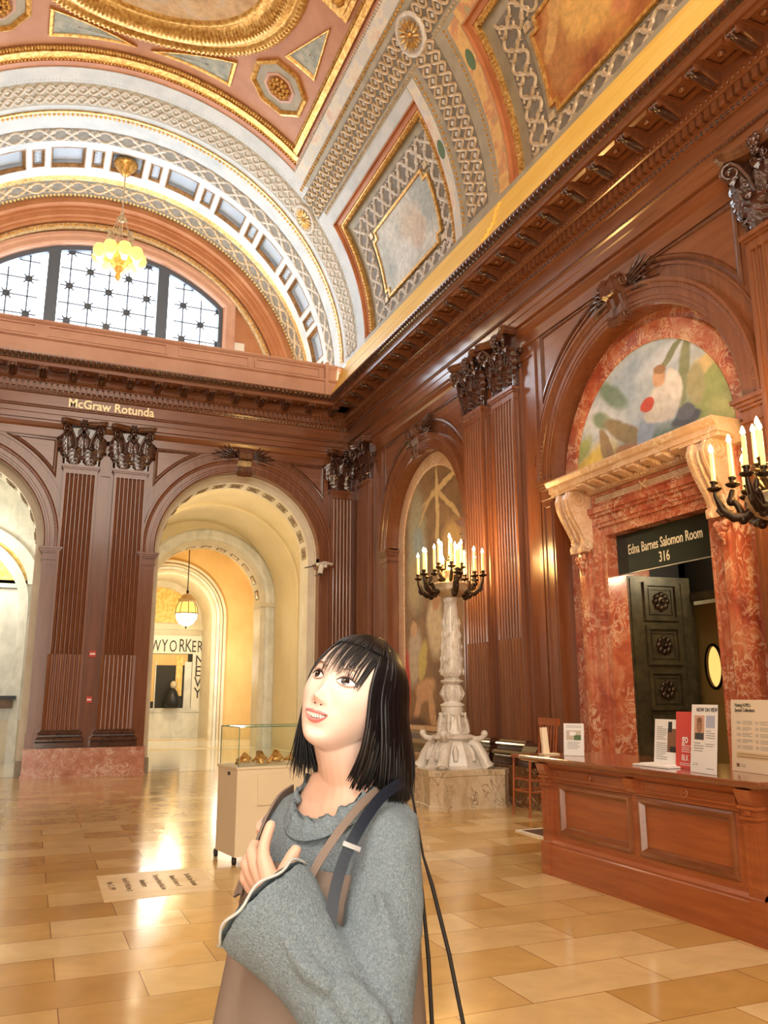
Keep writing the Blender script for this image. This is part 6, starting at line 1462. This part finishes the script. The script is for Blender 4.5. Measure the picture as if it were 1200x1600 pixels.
# eyes
for k, nm in ((-1, 'right'), (1, 'left')):
    ex, ez, hw = k*.0315, .0125, .0162
    def top(t): return .0076*(1-abs(t)**2.1)+.0012*t*k
    def bot(t): return -.0052*(1-abs(t)**2.2)+.0012*t*k
    def es(x, z): r = hypot((x-ex)/.016, (z-ez)/.012); return face_y(x, z)+.0015+.0035*max(0, 1-r*r)
    b = MB(); rws = []
    for i in range(19):
        t = -1+i/9; x = ex+hw*t; rws.append([HF(x, es(x, ez+bot(t)+(top(t)-bot(t))*q), ez+bot(t)+(top(t)-bot(t))*q) for q in (0, .25, .5, .75, 1)])
    b.grid(rws); ey = b.build('eyeball', 'eye_white', woman)
    ix, iz = ex-.0022, ez+.0020
    b = MB(); rws = []
    for r in (.0001, .0035, .0064, .0071):
        row = []
        for j in range(22):
            a = 2*pi*j/22; x = ix+r*cos(a); z = iz+r*sin(a); t = max(-1, min(1, (x-ex)/hw)); z = min(ez+top(t), max(ez+bot(t), z)); row.append(HF(x, es(x, z)+.0007, z))
        rws.append(row)
    b.grid(rws, closed_u=True); b.build('iris', 'iris', ey)
    b = MB(); b.ball(HF(ix-.0016, es(ix, iz)+.0012, iz+.0020), .0009, 6, 5); b.build('eye_glint', 'tooth', ey)
    b = MB(); b.tube([HF(ex+hw*t*1.06, es(ex+hw*t, ez+top(t))+.0008, ez+top(t)+.0004) for t in [(-1+i/8) for i in range(17)]], [.0004+.0010*sin(pi*min(1, (i+2)/20)) for i in range(17)], 6)
    for i in range(9):
        t = -.8+i*.2; x = ex+hw*t; b.tube([HF(x, es(x, ez+top(t))+.001, ez+top(t)), HF(x+.0012*t, es(x, ez+top(t))+.0045, ez+top(t)+.0035)], [.0003, .0001], 4)
    b.build('upper_lashes', 'lash', woman)
    b = MB(); b.tube([HF(ex+hw*t*1.02, es(ex+hw*t, ez+bot(t))+.0003, ez+bot(t)-.0008) for t in [(-1+i/8) for i in range(17)]], .0009, 6)
    b.tube([HF(ex+hw*t*1.02, face_y(ex+hw*t, ez+top(t)+.0045)+.0006, ez+top(t)+.0040) for t in [(-.9+i*.1125) for i in range(17)]], .0008, 6)
    b.build('eyelid', 'lid_pink', woman)
    b = MB(); b.tube([HF(k*(.016+.031*i/12), face_y(.016+.031*i/12, .030+.006*sin(pi*i/14))+.001, .030+.006*sin(pi*i/14)) for i in range(13)], [.0014+.0014*sin(pi*(i+1)/13) for i in range(13)], 6, squash=.4); b.build('eyebrow', 'brow', woman)

# hair: solid under-layer, then separate locks
SK = (.0885, .0990, .1180)
def skull(th, ps, gap): s = 1+gap; return H0+(HX*(SK[0]*s*sin(ps)*sin(th))+HY*((SK[1] if cos(th) > 0 else SK[1]*1.14)*s*sin(ps)*cos(th)-.006)+HZ*(SK[2]*s*cos(ps)))*HS
def hair_path(th, gap, tip, n=18, curl=0., ps0=.02, bend=0):
    """from the crown over the skull, then hanging straight down to height tip"""
    pts = []; k = 10; pmax = radians(84)
    for i in range(k+1): pts.append(skull(th, ps0+(pmax-ps0)*i/k, gap))
    p = pts[-1]; out = (p-H0); out.z = 0; out.normalize(); z0 = p.z; fl = .020*max(0, cos(th-radians(125)))-.002
    for i in range(1, n-k+1):
        q = i/(n-k); pts.append(Vector((p.x, p.y, z0+(tip-z0)*q))+out*(.006*sin(q*pi)+fl*q-.016*q*q+curl*q*q)+Vector((bend*q*q, 0, 0)))
    for _ in range(5): pts = [pts[0]]+[pts[i]*.5+(pts[i-1]+pts[i+1])*.25 for i in range(1, len(pts)-1)]+[pts[-1]]
    return pts
def tip_at(th):
    d = (th+2*pi) % (2*pi)
    return 1.302+.034*max(0, cos(th))-.004*sin(th*2) if d < pi else 1.335+.010*cos(th)
TH0, TH1 = radians(63), radians(302)
b = MB(); rws = []
for i in range(41):
    th = TH0+(TH1-TH0)*i/40; rws.append([FG(*p) for p in hair_path(th, .015, tip_at(th)+.012)])
b.grid(rws); back = [[FG(*p) for p in hair_path(TH0+(TH1-TH0)*i/40, -.05, tip_at(TH0+(TH1-TH0)*i/40)+.015)] for i in range(41)]; b.grid(back)
rws = []
for i in range(25):                        # cap over the forehead
    th = TH0-(TH0+2*pi-TH1)*i/24; lim = radians(44+26*(abs(i-12)/12)**2.5); rws.append([FG(*skull(th, .02+(lim-.02)*j/8, .012)) for j in range(9)])
b.grid(rws)
hair = b.build('hair', 'hair', woman)
random.seed(11); b = MB(); tips = MB()
def lock(pts, w, tag_=None):
    n = len(pts); rad = [w*(.45+.55*min(1, i/4))*(1 if i < n-5 else max(.10, (n-i)/5.0)) for i in range(n)]
    b.tube([FG(*p) for p in pts], rad, 5, False, squash=.42, up=None)
for i in range(820):
    u = random.random(); th = TH0+(TH1-TH0)*u; layer = random.choice((.022, .032, .040)); edge = min(1, min(u, 1-u)*14)
    tp = tip_at(th)+random.uniform(-.010, .016)+(1-edge)*.02
    pts = hair_path(th, layer, tp, 20, curl=random.uniform(-.006, .008), ps0=random.uniform(.02, .5), bend=random.uniform(-.004, .004))
    lock(pts, random.uniform(.0018, .0044))
for i in range(90):                        # cheek-side locks, near the face
    th = radians(random.uniform(50, 82)); pts = hair_path(th, .02, 1.318+random.uniform(0, .022)+.0006*max(0, 66-math.degrees(th)), 20, curl=-.006, ps0=.3, bend=-.034+.018*random.random()); lock(pts, random.uniform(.0018, .0040))
for i in range(120):                        # far side, beyond the jaw
    th = radians(random.uniform(272, 303)); pts = hair_path(th, .02, 1.336+random.uniform(-.004, .022), 20, curl=.022+random.uniform(-.012, .022), ps0=.3, bend=-.010*random.random()); lock(pts, random.uniform(.0018, .0042))
def bang(th, gap, zend, w, drift=0):
    pts = []
    for i in range(13):
        q = i/12; ps = .05+radians(47)*q
        p = skull(th+drift*q*q, ps, gap)
        if q > .62:
            k = (q-.62)/.38; x_ = (.082*sin(th+drift)*sin(radians(47))); z_ = .112*.69+(zend-.112*.69)*k
            pf = H0+(HX*(x_*1.04)+HY*(face_y(abs(x_), max(-.10, z_))+.006*(1-k)+.0045)+HZ*z_)*HS
            p = p*(1-k)+pf*k if k < 1 else pf
        pts.append(p)
    n = len(pts); b.tube([FG(*p) for p in pts], [w*(1 if i < n-4 else (n-i)/4.5) for i in range(n)], 5, False, squash=.4)
for dg in (-62, -58, -54, -50, -46, -40): bang(radians(dg), .03, random.uniform(.020, .034), .0034)
for dg in (-22, -18, -13, -6, -2, 4, 9, 13, 17, 21, 24, 28, 33, 37, 41, 45, 48, 52, 56, 60, 64):
    for _ in range(3): bang(radians(dg+random.uniform(-1.5, 1.5)), .03, random.uniform(.014, .034)-(.010 if dg > 44 else 0), random.uniform(.0012, .0028), random.uniform(-.04, .04))
for i in range(60):                        # root locks that cover the cap
    th = radians(random.uniform(-66, 66)); pts = [skull(th, .05+radians(44)*j/9, .034) for j in range(10)]; b.tube([FG(*p) for p in pts], [.0045]*8+[.003, .001], 5, False, squash=.45)
b.build('hair_locks', 'hair', hair)

# sweater: torso and both sleeves merged into one knitted surface
b = MB()
SW_ = [(1.332, .062, .052, .060), (1.318, .078, .062, .072), (1.302, .120, .080, .088), (1.280, .146, .094, .096), (1.235, .152, .112, .098), (1.18, .148, .132, .100), (1.10, .142, .136, .10), (1.0, .138, .125, .10), (.93, .14, .125, .11)]
rows = [[FG(p[0], p[1], p[2]-.040*max(0, sin(2*pi*j/40))**1.3*max(0, (c-1.235)/.08)) for j, p in enumerate(ring_pts(c, w, df, db))] for c, w, df, db in SW_]
b.grid(rows, closed_u=True); b.add(rows[0], [tuple(range(40))]); b.add(rows[-1], [tuple(range(40))])
def sleeve(pts, rad): b.tube([FG(*p) for p in pts], rad, 22)
sleeve([(-.012, 1.392, 1.272), (.002, 1.360, 1.250), (.004, 1.328, 1.205), (-.004, 1.295, 1.15), (-.012, 1.255, 1.09), (-.020, 1.225, 1.04), (-.026, 1.21, 1.005)], [.046, .052, .056, .057, .057, .058, .05])
sleeve([(-.018, 1.215, 1.02), (-.048, 1.213, 1.055), (-.088, 1.228, 1.098), (-.130, 1.250, 1.140), (-.160, 1.264, 1.168), (-.171, 1.269, 1.178)], [.052, .056, .058, .066, .076, .079])
sleeve([(-.15, 1.54, 1.262), (-.178, 1.58, 1.235), (-.168, 1.62, 1.14), (-.160, 1.63, 1.03), (-.168, 1.605, .90)], [.045, .050, .050, .050, .06])
for pts in ([(-.070, 1.172, 1.108), (-.040, 1.158, 1.07), (-.012, 1.156, 1.0)], [(-.055, 1.170, 1.118), (-.010, 1.164, 1.075), (.022, 1.160, 1.01)], [(-.085, 1.172, 1.088), (-.072, 1.156, 1.045), (-.058, 1.152, .99)], [(-.010, 1.25, 1.20), (.012, 1.232, 1.13), (.010, 1.20, 1.06)], [(-.14, 1.190, 1.165), (-.10, 1.172, 1.125), (-.07, 1.165, 1.105)]):
    sleeve(pts, [.006, .014, .010])
sw = b.build('sweater', 'knit', woman)
md = sw.modifiers.new('merge', 'REMESH'); md.mode = 'VOXEL'; md.voxel_size = .0055; md.use_smooth_shade = True
md = sw.modifiers.new('soften', 'SMOOTH'); md.factor = .5; md.iterations = 3
tx = bpy.data.textures.new('folds', 'CLOUDS'); tx.noise_scale = .07; tx.noise_depth = 2
md = sw.modifiers.new('folds', 'DISPLACE'); md.texture = tx; md.strength = .012; md.mid_level = .5
# rolled cuff edge
ax = (Vector((-.171, 1.269, 1.178))-Vector((-.130, 1.250, 1.140))).normalized(); x_ = ax.cross(Vector((0, 0, 1))).normalized(); y_ = ax.cross(x_)
b = MB(); cc = Vector((-.171, 1.269, 1.178))+ax*.004
b.tube([FG(*(cc+x_*(.079*cos(2*pi*i/60))+y_*(.079*sin(2*pi*i/60))+ax*(.004*sin(2*pi*i/60*7)))) for i in range(61)], .0022, 6, False); b.build('cuff_edge', 'knit_edge', sw)
b = MB(); b.grid([[FG(*(cc+x_*(r*cos(2*pi*i/30))+y_*(r*sin(2*pi*i/30))+ax*h)) for i in range(30)] for r, h in ((.077, .001), (.06, .0), (.03, -.0))], closed_u=True); b.build('cuff_inside', 'knit', sw)
# fold lines at the elbow
b = MB()
for pts in ([(-.062, 1.165, 1.10), (-.045, 1.155, 1.07), (-.030, 1.15, 1.03), (-.02, 1.15, 1.0)], [(-.050, 1.170, 1.105), (-.025, 1.165, 1.075), (.0, 1.15, 1.03)], [(-.075, 1.172, 1.09), (-.075, 1.165, 1.05), (-.068, 1.15, 1.01)]):
    pass
# neckline with a rippled edge
b = MB(); rws = []
for i in range(121):
    t = 2*pi*i/120; p = BC+Vector((.012, -.01, 0))+BL_*(.080*cos(t))+BD_*((.088 if sin(t) > 0 else .070)*sin(t)+.006)
    c = 1.326-.052*max(0, sin(t))**1.3+.004*cos(t)**2; rp = .0045*sin(t*17)+.003*sin(t*29+1)
    q = Vector((p.x, p.y, c)); o_ = BL_*cos(t)+BD_*sin(t)
    rws.append([FG(*(q+o_*(.016)+Vector((0, 0, -.024)))), FG(*(q+o_*(.010+rp*.3)+Vector((0, 0, -.010)))), FG(*(q+o_*(.004+rp*.6)+Vector((0, 0, .001)))), FG(*(q+o_*(-.004+rp)+Vector((0, 0, .006+rp)))), FG(*(q+o_*(-.001+rp)+Vector((0, 0, .000+rp)))), FG(*(q+o_*(.006)+Vector((0, 0, -.012))))])
b.grid(rws); b.build('collar', 'knit', sw)

# brown pinafore dress
b = MB(); rws = []
DR = [(1.20, .152, .128, .118), (1.175, .160, .140, .112), (1.14, .163, .152, .116), (1.10, .165, .168, .118), (1.03, .168, .190, .125), (.95, .175, .208, .13), (.85, .19, .225, .15), (.70, .21, .24, .18), (.55, .23, .25, .20), (.45, .24, .255, .21)]
for c, w, df, db in DR:
    row = []; df += .014; db -= .028 if c > .8 else 0; w -= .012 if c > .8 else 0
    for i in range(72):
        t = 2*pi*i/72; fold = .006*sin(t*9+c*3)*(1.2-c)/.6 if c < 1.1 else 0; x = cos(t); y = sin(t); top = .022*max(0, y)**2 if c > 1.16 else 0
        p = BC+BL_*((w+.004+fold)*x)+BD_*((df if y > 0 else db)*y+fold+.004); row.append(FG(p.x, p.y, c+top))
    rws.append(row)
b.grid(rws, closed_u=True); dr = b.build('dress', 'dress_cloth', woman)
def ribbon(mb, pts, w, th, up=(0, 0, 1)):
    P = [Vector(p) for p in pts]; rws_ = []
    dn = []
    for i in range(len(P)*6-5):
        k = min(i//6, len(P)-2); t = (i-k*6)/6
        p0, p1, p2, p3 = P[max(k-1, 0)], P[k], P[k+1], P[min(k+2, len(P)-1)]
        dn.append(.5*((2*p1)+(-p0+p2)*t+(2*p0-5*p1+4*p2-p3)*t*t+(-p0+3*p1-3*p2+p3)*t**3))
    for i, p in enumerate(dn):
        tg = (dn[min(i+1, len(dn)-1)]-dn[max(i-1, 0)]).normalized(); nrm = (p-Vector((-.075, 1.47, p.z-.02))).normalized(); nrm = (nrm-tg*nrm.dot(tg)).normalized(); sd = tg.cross(nrm)
        rws_.append([FG(*(p+sd*w+nrm*0)), FG(*(p+sd*w+nrm*th)), FG(*(p-sd*w+nrm*th)), FG(*(p-sd*w))])
    mb.grid(rws_, closed_u=True, smooth=False)
b = MB(); ribbon(b, [(-.165, 1.57, 1.300), (-.184, 1.515, 1.288), (-.204, 1.455, 1.250), (-.220, 1.415, 1.205), (-.230, 1.39, 1.165)], .014, .004); b.build('dress_strap', 'dress_cloth', dr)
b = MB(); ribbon(b, [(.004, 1.40, 1.330), (-.03, 1.355, 1.312), (-.070, 1.318, 1.270), (-.100, 1.306, 1.226), (-.118, 1.300, 1.190)], .006, .004); b.build('dress_strap', 'dress_cloth', dr)
# navy shoulder strap, with its slider, and the hanging cords of the bag
t = thing('shoulder_bag', 'navy bag strap over her near shoulder with two thin dark cords hanging behind', 'bag', FG(.10, 1.46, .5))
b = MB(); ribbon(b, [(.030, 1.45, 1.325), (.026, 1.39, 1.334), (-.008, 1.335, 1.316), (-.040, 1.290, 1.276), (-.062, 1.268, 1.232), (-.074, 1.240, 1.180), (-.074, 1.215, 1.130), (-.06, 1.20, 1.08)], .0085, .003); b.build('strap', 'navy_strap', t)
b = MB(); ribbon(b, [(-.048, 1.281, 1.258), (-.050, 1.278, 1.252)], .0135, .005); b.build('slider', 'steel', t)
b = MB(); b.tube([FG(*p) for p in ((.045, 1.45, 1.315), (.064, 1.46, 1.21), (.078, 1.46, 1.165), (.104, 1.46, 1.062), (.129, 1.465, .938), (.135, 1.47, .66))], [.002, .002, .0035, .0035, .0035, .0035], 6); b.build('cord', 'cord', t)
b = MB(); b.tube([FG(*p) for p in ((.050, 1.42, 1.26), (.060, 1.425, 1.16), (.069, 1.43, 1.064), (.074, 1.43, .952), (.10, 1.46, .66))], [.0018, .0028, .0035, .0035, .0035], 6); b.build('cord', 'cord', t)
b = MB(); 
for z, e in ((.42, .0), (.44, .012), (.62, .012), (.66, 0)):
    pass
b.grid([[FG(.12+(.13+e)*cos(2*pi*i/24), 1.47+(.05+e*.5)*sin(2*pi*i/24), z) for i in range(24)] for z, e in ((.40, -.03), (.42, .0), (.55, .01), (.66, -.01), (.68, -.05))], closed_u=True); b.build('pouch', 'navy_strap', t)

# ------------------------------------------------------------ tidy
for o in bpy.data.objects:
    if 'org' in o.keys(): del o['org']
